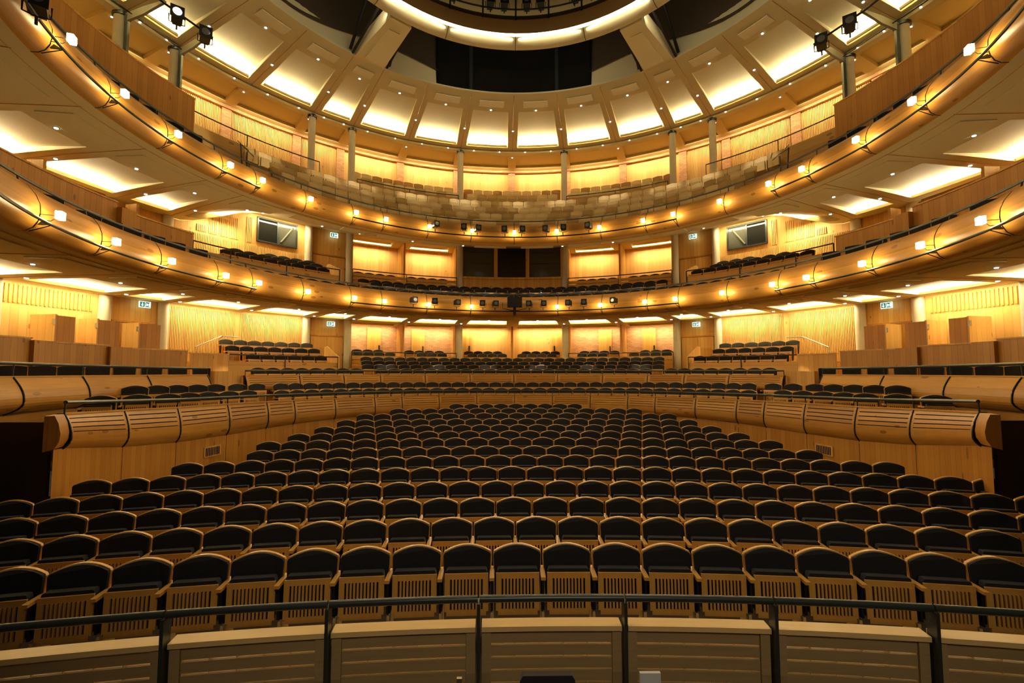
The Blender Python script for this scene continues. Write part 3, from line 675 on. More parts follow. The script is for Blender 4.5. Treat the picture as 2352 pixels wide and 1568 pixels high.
# wall below the stalls circle parapet
for i in range(len(SCA)-1):
    mb = MB(); mb.sweep([(8.0, -.15), (8.0, .08), (8.07, .08), (8.07, -.15)], SCA[i]+.05, SCA[i+1]-.05, 4, YC, True, True, None) if False else [mb.quad([P(a0, 8.0, -.15), P(a0, 8.0, sc_b(a0)+.05), P(a1, 8.0, sc_b(a1)+.05), P(a1, 8.0, -.15)], [(R_(a0)*8, 0), (R_(a0)*8, 1), (R_(a1)*8, 1), (R_(a1)*8, 0)]) for a0, a1 in [(lerp(SCA[i]+.05, SCA[i+1]-.05, q/4), lerp(SCA[i]+.05, SCA[i+1]-.05, (q+1)/4)) for q in range(4)]]; struct('wall_stalls', mb, M['pine_dark'], f'orange pine board wall round the stalls, {nth(i+1)} panel from the left', 'wall')
for a, nm in ((-79, 'left'), (79.5, 'right')):
    v = empty('air_grille', f'slotted air grille in the {nm} stalls wall', 'grille')
    mb = MB()
    for k in range(9): mb.block(a-1.5+k*.36, a-1.5+k*.36+.17, 7.97, 8.0, .66, .86, 1)
    mb.build('slots', M['void'], v); mb = MB(); mb.block(a-1.8, a+2.0, 7.98, 7.995, .63, .89, 1); mb.build('surround', M['pine'], v)
for sg, nm in ((-1, 'left'), (1, 'right')):
    mb = MB(); mb.quad([P(sg*111.4, 8.0, -.15), P(sg*111.4, 8.0, 1.56), P(sg*113.6, 8.0, 1.58), P(sg*113.6, 8.0, -.15)], [(0, 0), (0, 1.5), (.3, 1.5), (.3, 0)]); struct('wall_stalls_end', mb, M['pine_dark'], f'narrow end strip of the stalls board wall, {nm}', 'wall')
# passage walls under the side boxes, overhang shade put into their dark colour
for sg, nm in ((-1, 'left'), (1, 'right')):
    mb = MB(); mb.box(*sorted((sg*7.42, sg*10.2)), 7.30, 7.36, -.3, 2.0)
    struct('wall_passage_'+nm, mb, M['shade'], f'timber wall, darkened as shade, under the {nm} side boxes', 'wall')

# ================================================================== FLOORS OF THE TIERS
steps('floor', [(9.35, 10.3, 1.25, 1.0), (10.3, 11.3, 1.45, 1.0)], -85, 85, M['carpet'], 'dark steps of the stalls circle')
bpy.data.objects.remove(bpy.data.objects[[o.name for o in bpy.data.objects if o.get('label') == 'dark steps of the stalls circle'][0]])
mb = MB()
mb.sweep([(8.08, 1.2), (8.7, 1.2), (8.7, 1.44), (9.66, 1.44)], -111, 111, 70); struct('floor', mb, M['carpet'], 'dark stepped floor of the stalls circle', 'floor')
mb = MB(); mb.sweep([(9.78, 2.03), (10.75, 2.03), (10.75, 2.22), (11.55, 2.22), (11.55, 2.4), (12.35, 2.4), (12.35, 2.59), (13.2, 2.59), (13.2, 2.95), (14.5, 2.95), (14.5, 3.05), (15.5, 3.05)], -35, 35, 30); struct('floor', mb, M['lining'], 'stepped timber floor of the circle', 'floor')
mb = MB(); mb.sweep([(9.1, 5.15), (10.1, 5.24), (10.1, 5.52), (10.9, 5.52), (10.9, 5.83), (11.7, 5.83), (11.7, 6.06), (13.2, 6.06), (13.2, 6.9), (15.5, 6.9)], -35, 35, 30); struct('floor', mb, M['lining'], 'stepped timber floor of the middle tier', 'floor')
mb = MB(); mb.sweep([(9.15, 8.3), (9.4, 8.66), (10.1, 8.66), (10.1, 9.22), (10.9, 9.22), (10.9, 9.8), (11.7, 9.8), (11.7, 10.42), (12.7, 10.42), (12.7, 11.1), (13.7, 11.1), (13.7, 11.72), (15.5, 11.72)], -62, 62, 44); struct('floor', mb, M['brown'], 'steep stepped timber floor of the top tier', 'floor')
for sg, nm in ((-1, 'left'), (1, 'right')):
    s2 = lambda a, b: (a, b) if sg > 0 else (-b, -a)
    mb = MB(); mb.sweep([(9.78, 2.03), (11.5, 2.03), (11.5, 2.57), (12.15, 2.57), (12.15, 2.88), (12.85, 2.88), (12.85, 3.14), (13.6, 3.14)], *s2(39.5, 66), 14); struct('floor', mb, M['lining'], f'stepped floor of the {nm} circle side block', 'floor')
    mb = MB(); mb.sweep([(9.1, 5.15), (11.5, 5.24), (11.5, 6.1), (12.3, 6.3), (12.3, 6.6), (12.9, 6.6), (13.6, 6.8)], *s2(35, 67), 14); struct('floor', mb, M['lining'], f'stepped floor of the {nm} middle tier side block', 'floor')
    mb = MB(); mb.sweep([(9.52, 2.0), (13.6, 2.0)], *s2(66, 118), 20); struct('floor', mb, M['carpet'], f'floor of the {nm} side boxes, circle level', 'floor')
    mb = MB(); mb.sweep([(9.12, 5.4), (9.2, 5.40), (11.0, 5.40), (11.1, 5.48), (13.6, 5.48)], *s2(67, 118), 20); struct('floor', mb, M['carpet'], f'floor of the {nm} side boxes, middle tier', 'floor')
    mb = MB(); mb.sweep([(9.15, 8.5), (9.2, 8.64), (10.5, 8.64), (15.5, 8.8)], *s2(62, 118), 20); struct('floor', mb, M['carpet'], f'floor of the {nm} side boxes, top tier', 'floor')

# ================================================================== SECOND RAILS, SIDE PARAPETS
def low_front(t0, t1, R, zr, zw0, zw1, label, posts, slots=False, m='lining'):
    r = empty('cross_aisle_rail', label, 'railing')
    n = max(2, int((t1-t0)/2.5)); mb = MB(); mb.tube([P(lerp(t0, t1, k/n), R, zr) for k in range(n+1)], .024, 7); mb.build('rail', M['steel'], r, True)
    for a in posts:
        mb = MB(); mb.tube([P(a, R, zr), P(a, R, zw0)], .018, 6); mb.build('post', M['steel'], r)
    mb = MB()
    if slots:
        h = (zw1-zw0)/3
        for k in range(3): mb.block(t0, t1, R+.03, R+.07, zw0+h*k, zw0+h*(k+1)-.035, n)
    else: mb.block(t0, t1, R+.03, R+.07, zw0, zw1, n)
    mb.build('panel', M[m], r)
for sg, nm in ((-1, 'left'), (1, 'right')):
    s2 = lambda a, b: (a, b) if sg > 0 else (-b, -a)
    pp = lambda *x: [sg*a for a in x]
    low_front(*s2(39.6, 60.2), 11.55, 3.38, 2.6, 3.14, f'rail and low timber front of the {nm} circle side block', pp(39.6, 50, 60.2))
    low_front(*s2(39.7, 66.8), 11.55, 7.07, 6.2, 6.82, f'rail and low timber front of the {nm} middle tier side block', pp(39.7, 50.3, 60.5, 66.8))
    low_front(*s2(43, 66), 12.3, 11.8, 10.2, 11.38, f'long thin rail along the {nm} upper aisle', pp(43, 56.5, 66))
    low_front(*s2(12.4, 34.3), 13.3, 3.70, 2.9, 3.56, f'rail with slatted front before the {nm} circle recess', pp(12.4, 23.3, 34.3), True)
    low_front(*s2(12.4, 34.4), 13.3, 7.58, 6.9, 7.46, f'rail with slatted front before the {nm} middle tier recess', pp(12.4, 23.3, 34.4), True)
    low_front(*s2(12.4, 34.5), 12.85, 11.74, 11.0, 11.64, f'thin rail in front of the {nm} upper rows', pp(12.4, 23.3, 34.5))
    # solid high parapets behind the side boxes
    for (t0, t1, R, z0, z1, lab) in ((72.6, 118, 10.2, 8.35, 10.95, 'top tier'), (71.8, 82, 10.2, 5.25, 6.87, 'middle tier, inner part'), (84.2, 118, 10.2, 5.25, 7.02, 'middle tier, outer part'), (68.4, 77.2, 11.1, 2.0, 3.41, 'circle level, inner part'), (80, 87.2, 11.1, 2.0, 3.46, 'circle level, middle part'), (89.6, 118, 11.1, 2.0, 3.52, 'circle level, outer part')):
        r = empty('box_screen', f'pine board screen behind the {nm} side boxes, {lab}', 'screen wall')
        mb = MB(); mb.block(*s2(t0, t1), R, R+.07, z0, z1, int((t1-t0)/2)+1); mb.build('boards', M['pine_dark'], r)
        mb = MB(); mb.block(*s2(t0-.1, t1+.1), R-.02, R+.1, z1, z1+.035, int((t1-t0)/2)+1); mb.build('capping', M['pine'], r)
    for (t0, t1, R, z0, z1, lab) in ((82, 84.3, 10.05, 5.25, 6.88, 'middle tier'), (77.1, 80.1, 11.0, 2.0, 3.42, 'circle level, inner'), (87.1, 89.7, 11.0, 2.0, 3.47, 'circle level, outer')):
        r = MB(); r.block(*s2(t0, t1), R, R+.55, z0, z1+.02, 2); tag(r.build('screen_pier', M['pine_dark']), f'pine pier between the {nm} box screens, {lab}', 'pier')
    # open door leaves and cupboards standing at the side walls, circle level
    for (t0, t1, lab) in ((80.4, 78.3, 'outer'), (75.6, 73.0, 'middle'), (70.4, 67.6, 'inner')):
        b_ = empty('door_leaf_box', f'pine cupboard-like door leaf standing out from the {nm} circle side wall, {lab} one', 'door')
        mb = MB(); mb.block(*s2(t1, t0), 12.7, 12.78, 2.0, 4.3, 1); mb.build('front_leaf', M['pine_dark'], b_)
        a = t0; mb = MB(); mb.block(*s2(a-.1, a+.15), 12.7, 13.5, 2.0, 4.33, 1); mb.build('side_leaf', M['pine_wall'], b_)
        mb = MB(); mb.block(*s2(a+.15, a+.28), 12.68, 12.76, 4.05, 4.2, 1); mb.build('hinge', M['steel_lt'], b_)
    for (t0, t1, lab) in ((88.2, 79.5, 'outer'), (76, 69, 'inner')):
        b_ = empty('door_leaf_box', f'pine partition standing behind the {nm} middle tier boxes, {lab} one', 'partition')
        mb = MB(); mb.block(*s2(t1, t0), 11.6, 11.67, 5.3, 7.65 if lab == 'outer' else 7.35, 3); mb.build('boards', M['pine_dark'], b_)
        mb = MB(); mb.block(*s2(t0, t0+.4), 11.3, 11.7, 5.3, 7.78 if lab == 'outer' else 7.6, 1); mb.build('end_post', M['pine_wall'], b_)
    # stair enclosures beside the side blocks
    e = empty('stair_enclosure', f'tall pine stair enclosure at the {nm} end of the circle', 'enclosure')
    mb = MB(); mb.block(*s2(60.6, 66.6), 11.45, 11.52, 1.9, 3.36, 3); mb.block(*s2(60.4, 60.7), 11.45, 12.2, 1.9, 3.36, 1); mb.build('boards', M['pine'], e)
    mb = MB(); mb.block(*s2(60.4, 66.7), 11.42, 11.56, 3.36, 3.40, 3); mb.build('capping', M['pine_wall'], e)
    e = empty('stair_enclosure', f'low curved pine enclosure at the {nm} end of the circle parapet', 'enclosure')
    mb = MB(); mb.block(*s2(63.6, 68.6), 9.8, 9.87, 1.4, 2.79, 3); mb.block(*s2(63.5, 63.8), 9.8, 11.4, 1.4, 2.79, 1); mb.build('boards', M['pine'], e)
    # sloping cheek of the stairs + wall handrail
    for zc, lab in ((2.4, 'circle'), (6.0, 'middle tier')):
        a0, a1 = 39.3, 42.3
        mb = MB(); zt = 3.38 if lab == 'circle' else 7.07
        q = [P(sg*a0, 11.5, zc), P(sg*a0, 11.5, zt), P(sg*a0, 13.0, zt+.52), P(sg*a0, 13.3, zt+.5), P(sg*a0, 13.3, zc)]
        q2 = [p+tang(sg*a0)*sg*.06 for p in q]; mb.quad(q); mb.quad(q2[::-1])
        for i in range(5): j = (i+1) % 5; mb.quad([q[j], q[i], q2[i], q2[j]])
        tag(mb.build('stair_cheek', M['pine_wall']), f'sloping pine stair cheek, {nm}, {lab}', 'stair cheek')
    h = empty('handrail', f'bent brushed steel handrail on the {nm} slatted circle wall', 'handrail')
    mb = MB(); mb.tube([P(sg*62.6, 12.6, 3.45), P(sg*62.4, 12.7, 3.65), P(sg*57.2, 13.3, 4.13), P(sg*54.6, 13.35, 4.13)], .024, 7); mb.build('rail', M['steel_lt'], h)
    mb = MB(); mb.tube([P(sg*57, 13.3, 4.12), P(sg*57, 13.6, 4.02)], .012, 5); mb.build('bracket', M['steel_lt'], h)
    # stair rail of the top tier side
    h = empty('handrail', f'angled black stair rail beside the {nm} end of the top tier seats', 'handrail')
    mb = MB(); mb.tube([P(sg*66.3, 9.5, 9.25), P(sg*66.3, 9.6, 10.0), P(sg*60.0, 10.9, 10.55)], .022, 7); mb.tube([P(sg*60.2, 10.9, 10.5), P(sg*60.2, 10.9, 9.6)], .018, 6); mb.build('rail', M['steel'], h)
    h = empty('handrail', f'crossed steel stair handles at the {nm} of the top tier', 'handrail')
    mb = MB(); mb.tube([P(sg*58.5, 11.0, 10.75), P(sg*56.0, 11.9, 11.0)], .022, 6); mb.tube([P(sg*60.5, 11.4, 11.0), P(sg*57.0, 11.6, 10.75)], .022, 6); mb.build('rail', M['steel_lt'], h)
    # outrigger arms with lanterns on the outer columns
    for k, a in enumerate((65.3, 72.7)):
        r = empty('outrigger_arm', f'grey steel outrigger arm on the {"inner" if k == 0 else "outer"} of the {nm} outer columns', 'steel arm')
        t = tang(sg*a)*.04; mb = MB(); z = 14.2
        q = [P(sg*a, 13.3, z+.14), P(sg*a, 13.3, z-.12), P(sg*a, 12.5, z-.06), P(sg*a, 11.6, z+.14), P(sg*a, 11.6, z+.2), P(sg*a, 12.5, z+.2)]
        A_ = [p+t for p in q]; B_ = [p-t for p in q]; mb.quad(A_); mb.quad(B_[::-1])
        for i in range(6): j = (i+1) % 6; mb.quad([A_[j], A_[i], B_[i], B_[j]])
        mb.build('arm', simple('grey_steel_arm', (.22, .22, .17), .4, .2) if False else M['armgrey'] if 'armgrey' in M else M.setdefault('armgrey', simple('grey_painted_arm', (.24, .23, .17), .5)), r)
        mb = MB(); p = P(sg*a, 13.22, 0); mb.box(p.x-.05, p.x+.05, p.y-.05, p.y+.05, 11.0, 14.3); mb.build('post', M['steel'], r)
    r = empty('tension_pipe', f'black pipe linking the {nm} outrigger arms', 'pipe')
    mb = MB(); mb.tube([P(sg*64.8, 11.65, 14.34), P(sg*73, 11.65, 14.34), P(sg*84, 11.65, 14.34)], .035, 7); mb.tube([P(sg*64.9, 13.15, 14.25), P(sg*84, 13.15, 14.25)], .018, 5); mb.build('pipe', M['blackmetal'], r)
    lantern(P(sg*66.2, 11.6, 13.95), -R_(sg*66)+math.pi*0+sg*.5, f'square black lantern hanging from the {nm} inner outrigger arm', 1.5, None, 0, False)
    lantern(P(sg*70.8, 11.6, 13.95), -R_(sg*66)+sg*.5, f'square black lantern on the pipe between the {nm} outrigger arms', 1.5, None, 0, sg < 0)
lantern(P(-115, 8.45, 8.3), R_(40), 'large black stage lantern on the far left balcony pipe', 1.15)

# ================================================================== SEATS
def arch(w, z0, z1, rise, n=10, taper=.018):
    pts = [(-w/2+taper, z0), (w/2-taper, z0), (w/2, z1-rise-.02)]
    for k in range(n+1):
        t = 1-2*k/n; x = t*(w/2-.010); pts.append((x, z1-rise*abs(t)**1.9))
    pts.append((-w/2, z1-rise-.02)); return pts
def curve_y(p, k=.35): return Vector((p.x, p.y-k*p.x*p.x*1.0, p.z))
def bend(mb, k=.5, lean=.10, z0=.3):
    mb.v = [(x, y-k*x*x+lean*(z-.88), z) for x, y, z in mb.v]
def seat_meshes():
    d = {}
    mb = MB(); mb.prism(arch(.512, .30, .88, .062), -.005, .03); bend(mb); d['backrest'] = mb.mesh('backrest', M['seat'])
    mb = MB(); mb.prism(arch(.496, .33, .873, .061), -.035, -.004); bend(mb); d['back_pad'] = mb.mesh('back_pad', M['black'])
    mb = MB(); W = .445; z0, z1 = .255, .662; y0, y1 = -.245, -.227
    mb.box(-W/2, W/2, y0, y1, z1-.055, z1); mb.box(-W/2+.02, W/2-.02, y0, y1, z0, z0+.06); mb.box(-W/2, W/2, y0, y1, z0+.04, z0+.06)
    n = 10; sw = .0155; sp = (W-.10)/n
    mb.box(-W/2, -W/2+.05+.006, y0, y1, z0+.06, z1-.055); mb.box(W/2-.056, W/2, y0, y1, z0+.06, z1-.055)
    for k in range(n-1):
        x = -W/2+.05+sp*(k+1); mb.box(x-(sp-sw)/2, x+(sp-sw)/2, y0, y1, z0+.06, z1-.055)
    mb.v = [(x, y+.04*(z-.4)+.3*x*x, z) for x, y, z in mb.v]
    d['seat_panel'] = mb.mesh('seat_panel', M['seat'])
    mb = MB(); mb.prism([(-.205, .30), (.205, .30), (.212, .655), (.207, .682), (.195, .694), (-.195, .694), (-.207, .682), (-.212, .655)], -.198, -.12); d['seat_pad'] = mb.mesh('seat_pad', M['black'])
    mb = MB(); mb.prism([(-.29, .618), (-.241, .618), (-.241, .648), (-.29, .648)], -.30, .0); d['armrest'] = mb.mesh('armrest', M['seat'])
    mb = MB(); mb.box(-.277, -.253, -.15, -.02, .1, .618); mb.box(-.277, -.253, -.24, -.02, .30, .618); d['pedestal'] = mb.mesh('pedestal', M['blackmetal'])
    mb = MB(); mb.prism([(-.305, 0), (-.225, 0), (-.245, .06), (-.252, .26), (-.278, .26), (-.285, .06)], -.20, .02); d['foot'] = mb.mesh('foot', M['cap'])
    return d
SM = seat_meshes()
def new_seat(label, group, first=[None]):
    if first[0] is None:
        r = empty('theatre_seat', label, 'seat', group=group)
        for k, me in SM.items():
            o = bpy.data.objects.new(k, me); C.objects.link(o); o.parent = r
        first[0] = r; return r
    r = first[0].copy(); C.objects.link(r); r['label'] = label; r['group'] = group
    for ch in first[0].children:
        c = ch.copy(); C.objects.link(c); c.parent = r
    return r
PITCH = .53
seats = []     # (position, rz, row name, order, group)
def row(R, yc, z, t_list, rowname, group):
    for k, th in enumerate(t_list): seats.append((P(th, R, z, yc), -R_(th), rowname, k+1, len(t_list), group))
def arcs(R, t0, t1, phase=0, pitch=PITCH):
    st = math.degrees(pitch/R); n0 = math.ceil((t0)/st-phase); n1 = math.floor((t1)/st-phase); return [(k+phase)*st for k in range(n0, n1+1)]
NS = [None, None, None, None, 15, 12, 10, 9.5, 9, 8.5, 8, 7, 5.5, 3.5]
UL = [(-60, 2410), (-60, 2410), (-60, 2410), (-60, 2410), (165, 2283), (374, 2047), (542, 1866), (620, 1776), (687, 1705), (736, 1650), (783, 1595), (833, 1541), (908, 1463), (1045, 1320)]
for i in range(14):
    Rr = RY(i)-RC; st = math.degrees(PITCH/Rr); ph = .5 if i % 2 == 0 else 0; tl = []
    for k in range(-30, 31):
        th = (k+ph)*st; u = project(P(th, Rr, ROWZ[i]+.8, RC))[0]
        if UL[i][0]-6 <= u <= UL[i][1]+6: tl.append(th)
    row(Rr, RC, ROWZ[i], tl, f'stalls row {ORD[i]}', 'black tip-up seats in the stalls')
# stalls circle: a tight row round the back, the end seats turned to the stage
for k, (R, lim, ends) in enumerate(((8.5, 64, (68.3, 72.5, 76.8, 80.8, 84.9, 90.8, 97.6)), (9.1, 60, (63.5, 67.5, 71.9, 75.4, 79.1, 82.7, 86.5)))):
    zt = (lambda a: interp(a, [(0, 2.12), (60, 2.2), (68, 2.24), (85, 2.26), (98, 2.31)])) if k == 0 else (lambda a: interp(a, [(0, 2.34), (60, 2.41), (90, 2.46)]))
    tl = [t for t in arcs(R, -lim, lim, .5*k)]; full = [-e for e in ends[::-1]]+tl+list(ends)
    for q, th in enumerate(full):
        a = abs(th); turn = th if a <= lim else math.copysign(lim-(a-lim)*1.2, th)
        seats.append((P(th, R, zt(a)-.88), -R_(turn), f'stalls circle row {ORD[k]}', q+1, len(full), 'black seats of the stalls circle'))
for k, (R, zt) in enumerate(((10.4, 2.92), (11.2, 3.10), (12.0, 3.28), (12.8, 3.47))):
    tl = arcs(R, -34, 34, .5*(k % 2)) 
    if k == 0: tl = arcs(R, -61, -36.5)+tl+arcs(R, 36.5, 61)
    row(R, YC, zt-.88, tl, f'circle row {ORD[k]}', 'black seats of the circle')
for k, (R, zt) in enumerate(((14.1, 3.74), (14.9, 3.9))):
    for t0, t1 in ((-33, -25.5), (-21.5, -13.8), (-10, -1.8), (1.8, 10), (13.8, 21.5), (25.5, 33)): row(R, YC, zt-.88, arcs(R, t0, t1, .5*k), f'circle recess row {ORD[k]}', 'black seats of the circle')
for k, (R, zt) in enumerate(((11.95, 3.45), (12.6, 3.76), (13.2, 4.02))):
    for sg in (-1, 1):
        a, b = ((41, 57.5), (41.8, 58.5), (42.5, 57))[k]
        row(R, YC, zt-.88, arcs(R, *((a, b) if sg > 0 else (-b, -a)), .3), f'{"left" if sg < 0 else "right"} circle side row {ORD[k]}', 'black seats of the circle')
for k, (R, zt) in enumerate(((9.75, 6.16), (10.55, 6.40), (11.35, 6.71), (12.15, 6.94))):
    tl = arcs(R, -34, 34, .5*(k % 2))
    if k == 0: tl = arcs(R, -66, -36)+tl+arcs(R, 36, 66)
    row(R, YC, zt-.88, tl, f'middle tier row {ORD[k]}', 'black seats of the middle tier')
for t0, t1 in ((-33, -25), (-22, -13.5), (13.5, 22), (25, 33)): row(14.0, YC, 7.63-.88, arcs(14.0, t0, t1), 'middle tier recess row first', 'black seats of the middle tier')
for k, (R, zt) in enumerate(((12.0, 7.16), (12.65, 7.44), (13.2, 7.65))):
    for sg in (-1, 1):
        a, b = ((41, 62), (41.8, 58), (42.5, 50))[k]
        row(R, YC, zt-.88, arcs(R, *((a, b) if sg > 0 else (-b, -a)), .3), f'{"left" if sg < 0 else "right"} middle tier side row {ORD[k]}', 'black seats of the middle tier')
def vis(s):
    u, v = project(s[0]+Vector((0, 0, .7))); return -45 < u < 2397 and -40 < v < 1620
seats = [s for s in seats if vis(s)]
seats.sort(key=lambda s: (s[0]-Vector((EX, 0, EZ))).length)
near, far = seats[:300], seats[300:]
cnt = {}
for s in sorted(near, key=lambda s: (s[2], s[3])):
    cnt[s[2]] = cnt.get(s[2], 0)+1
    rn = s[2].rsplit(' ', 1); lab = f'black tip-up seat with beech frame, {rn[0]} {rn[1]} from the front, {nth(cnt[s[2]])} from the left'
    if 'row' in rn[0]: lab = f'black tip-up seat with beech frame, {rn[1]} {rn[0]}, {nth(cnt[s[2]])} from the left'
    r = new_seat(lab, s[5]); r.location = s[0]; r.rotation_euler = (0, 0, s[1])
# far seats: one mass each of timber and cloth under one object
def merged(list_, key):
    mb = MB()
    src = SM[key]; vs = [v.co.copy() for v in src.vertices]; fs = [tuple(p.vertices) for p in src.polygons]; ul = src.uv_layers[0].data
    uvs = [[tuple(ul[li].uv) for li in p.loop_indices] for p in src.polygons]
    for s in list_:
        mt = Matrix.Translation(s[0]) @ Matrix.Rotation(s[1], 4, 'Z'); b0 = len(mb.v)
        mb.v += [tuple(mt @ v) for v in vs]; mb.f += [tuple(b0+i for i in f) for f in fs]; mb.uv += uvs
    return mb
r = empty('distant_theatre_seating', 'remaining black tip-up seats of the circle and middle tier far behind the stalls', 'seating', group='black seats far behind the stalls', kind='stuff')
for key in ('backrest', 'back_pad', 'seat_panel', 'seat_pad', 'armrest'):
    tag(merged(far, key).build(key, SM[key].materials[0], r), kind='stuff')
# pale wooden seats of the top tier
mb = MB(); mb.prism(arch(.50, .30, .88, .045, 6), -.012, .012); bend(mb); mb.box(-.2, .2, -.18, -.10, .28, .62); mb.box(-.27, -.25, -.15, 0, .0, .62)
wv = (mb.mesh('wooden_theatre_seat', M['pale']), mb.mesh('wooden_theatre_seat', M['pale2']), mb.mesh('wooden_theatre_seat', M['brown']))
k_ = 0; wl = []
for k, (R, zt) in enumerate(((9.75, 9.54), (10.55, 10.10), (11.35, 10.68), (12.15, 11.28), (13.25, 12.03), (14.1, 12.6))):
    if k < 4: tl = arcs(R, *((-54, 54), (-55, 55), (-56, 56), (-57, 57))[k], .5*(k % 2))
    else: tl = sum([arcs(R, t0, t1, .5*(k % 2)) for t0, t1 in ((-34, -13.3), (-9.9, 9.9), (13.3, 34))], [])
    for j, th in enumerate(tl): wl.append((k, j, P(th, R, zt-.88), -R_(th)))
proto = {}
for (k, j, p, rz) in wl:
    q = (2 if random.random() < .6 else 0) if k == 5 else (0 if random.random() < .6 else 1)
    if q not in proto:
        o = bpy.data.objects.new('wooden_theatre_seat', wv[q]); proto[q] = o
    else: o = proto[q].copy()
    C.objects.link(o); o.location = p; o.rotation_euler = (0, 0, rz)
    tag(o, f'{("pale birch, brightened as downlit,", "honey coloured", "dark brown")[q]} wooden seat, top tier {ORD[k]} row, {nth(j+1)} from the left', 'seat', 'pale wooden seats of the top tier')
# loose chairs in the side boxes
def chair_mesh():
    d = {}
    mb = MB(); mb.prism(arch(.44, .42, .90, .02, 6), -.02, .015); bend(mb, .3); d['backrest'] = (mb, 'black')
    f = MB()
    for s_ in (-1, 1): f.box(s_*.225-.012, s_*.225+.012, -.01, .03, 0, .87)
    d['side_frame'] = (f, 'seat')
    mb = MB(); mb.box(-.22, .22, -.44, -.03, .42, .48); d['seat'] = (mb, 'black')
    mb = MB()
    for s_ in (-1, 1): mb.box(s_*.2-.015, s_*.2+.015, -.42, -.39, 0, .42)
    d['front_legs'] = (mb, 'seat')
    return {k: v[0].mesh(k, M[v[1]]) for k, v in d.items()}
CM = chair_mesh(); cproto = None
def box_chair(p, rz, label, group):
    global cproto
    if cproto is None:
        r = empty('box_chair', label, 'chair', group=group)
        for k, me in CM.items():
            o = bpy.data.objects.new(k, me); C.objects.link(o); o.parent = r
        cproto = r
    else:
        r = cproto.copy(); C.objects.link(r); r['label'] = label; r['group'] = group
        for ch in cproto.children: c = ch.copy(); C.objects.link(c); c.parent = r
    r.location = p; r.rotation_euler = (0, 0, rz)
for sg, nm in ((-1, 'left'), (1, 'right')):
    for k, a in enumerate((69.3, 73.4, 77.6, 81.8, 85.7, 89.4, 93.2, 96.9)):
        box_chair(P(sg*a, 10.2, 2.0), -R_(sg*(a-35)), f'black chair in the {nm} side boxes at circle level, {nth(k+1)} counting outwards', f'black chairs in the {nm} side boxes')
    for k, a in enumerate((73.5, 77.7, 81.4, 85.5, 88.7, 92.2, 98.0)):
        box_chair(P(sg*a, 9.6, 5.40), -R_(sg*(a-35)), f'black chair in the {nm} boxes of the middle tier, {nth(k+1)} counting outwards', f'black chairs in the {nm} middle tier boxes')
    for k, a in enumerate((75.5, 79, 83.8, 87.2, 90.5)):
        box_chair(P(sg*a, 9.6, 8.66), -R_(sg*(a-35)), f'black chair in the {nm} boxes of the top tier, {nth(k+1)} counting outwards', f'black chairs in the {nm} top tier boxes')

# ================================================================== FRONT BARRIER (orchestra pit)
ST = 3.205
posts = [(-.5+k)*ST for k in range(-3, 5)]
bar_ = empty('pit_barrier', 'slatted timber barrier of the orchestra pit across the foreground', 'barrier')
for i in range(len(posts)-1):
    a, b = posts[i]+.07, posts[i+1]-.07
    mb = MB(); mb.block(a, b, 22.02, 22.16, .605, .645, 5, RC); mb.build('capping', M['cap'], bar_)
    mb = MB(); F0, F1 = 22.06, 22.10
    mb.block(a, a+.20, F0-.01, F1, -.4, .605, 1, RC); mb.block(b-.20, b, F0-.01, F1, -.4, .605, 1, RC); mb.block(a, b, F0-.01, F1, .592, .605, 5, RC)
    for k in range(9):
        z1 = .572-k*.104; mb.block(a+.2, b-.2, F0+.012, F0+.03, z1-.084, z1, 5, RC)
    mb.build('slat_frame', M['front_grey'], bar_)
    mb = MB()
    for k in range(9):
        z1 = .572-k*.104; mb.block(a+.2, b-.2, F0+.031, F0+.10, z1-.012, z1+.001, 5, RC)
        
    for k in range(6):
        t = lerp(a+.2, b-.2, k/5); mb.block(t-.012, t+.012, F0+.02, F0+.075, -.4, .57, 1, RC)
    mb.build('inner_ledge', M['cap'], bar_)
rl = empty('handrail', 'thick dark steel rail above the orchestra pit barrier', 'handrail')
for i in range(len(posts)-1):
    mb = MB(); mb.tube([P(lerp(posts[i]+.02, posts[i+1]-.02, k/5), 22.03, .87, RC) for k in range(6)], .03, 10); mb.build('rail', M['steel'], rl, True)
for a in posts:
    mb = MB(); mb.block(a-.035, a+.035, 21.98, 22.09, -.4, .85, 1, RC); mb.build('post', M['steel'], rl)
# number stencilled on the barrier
mb = MB(); p = P(-.255*ST*2, 22.04, 0, RC)
mb.box(-.006, .006, -.001, .001, 0, .05, Matrix.Translation((-.89, 4.025, .135)) @ Matrix.Rotation(R_(12), 4, 'Y')); mb.box(-.016, .0, -.001, .001, .036, .044, Matrix.Translation((-.89, 4.025, .135)) @ Matrix.Rotation(R_(12), 4, 'Y'))
mb.build('stencilled_number', M['void'], bar_)
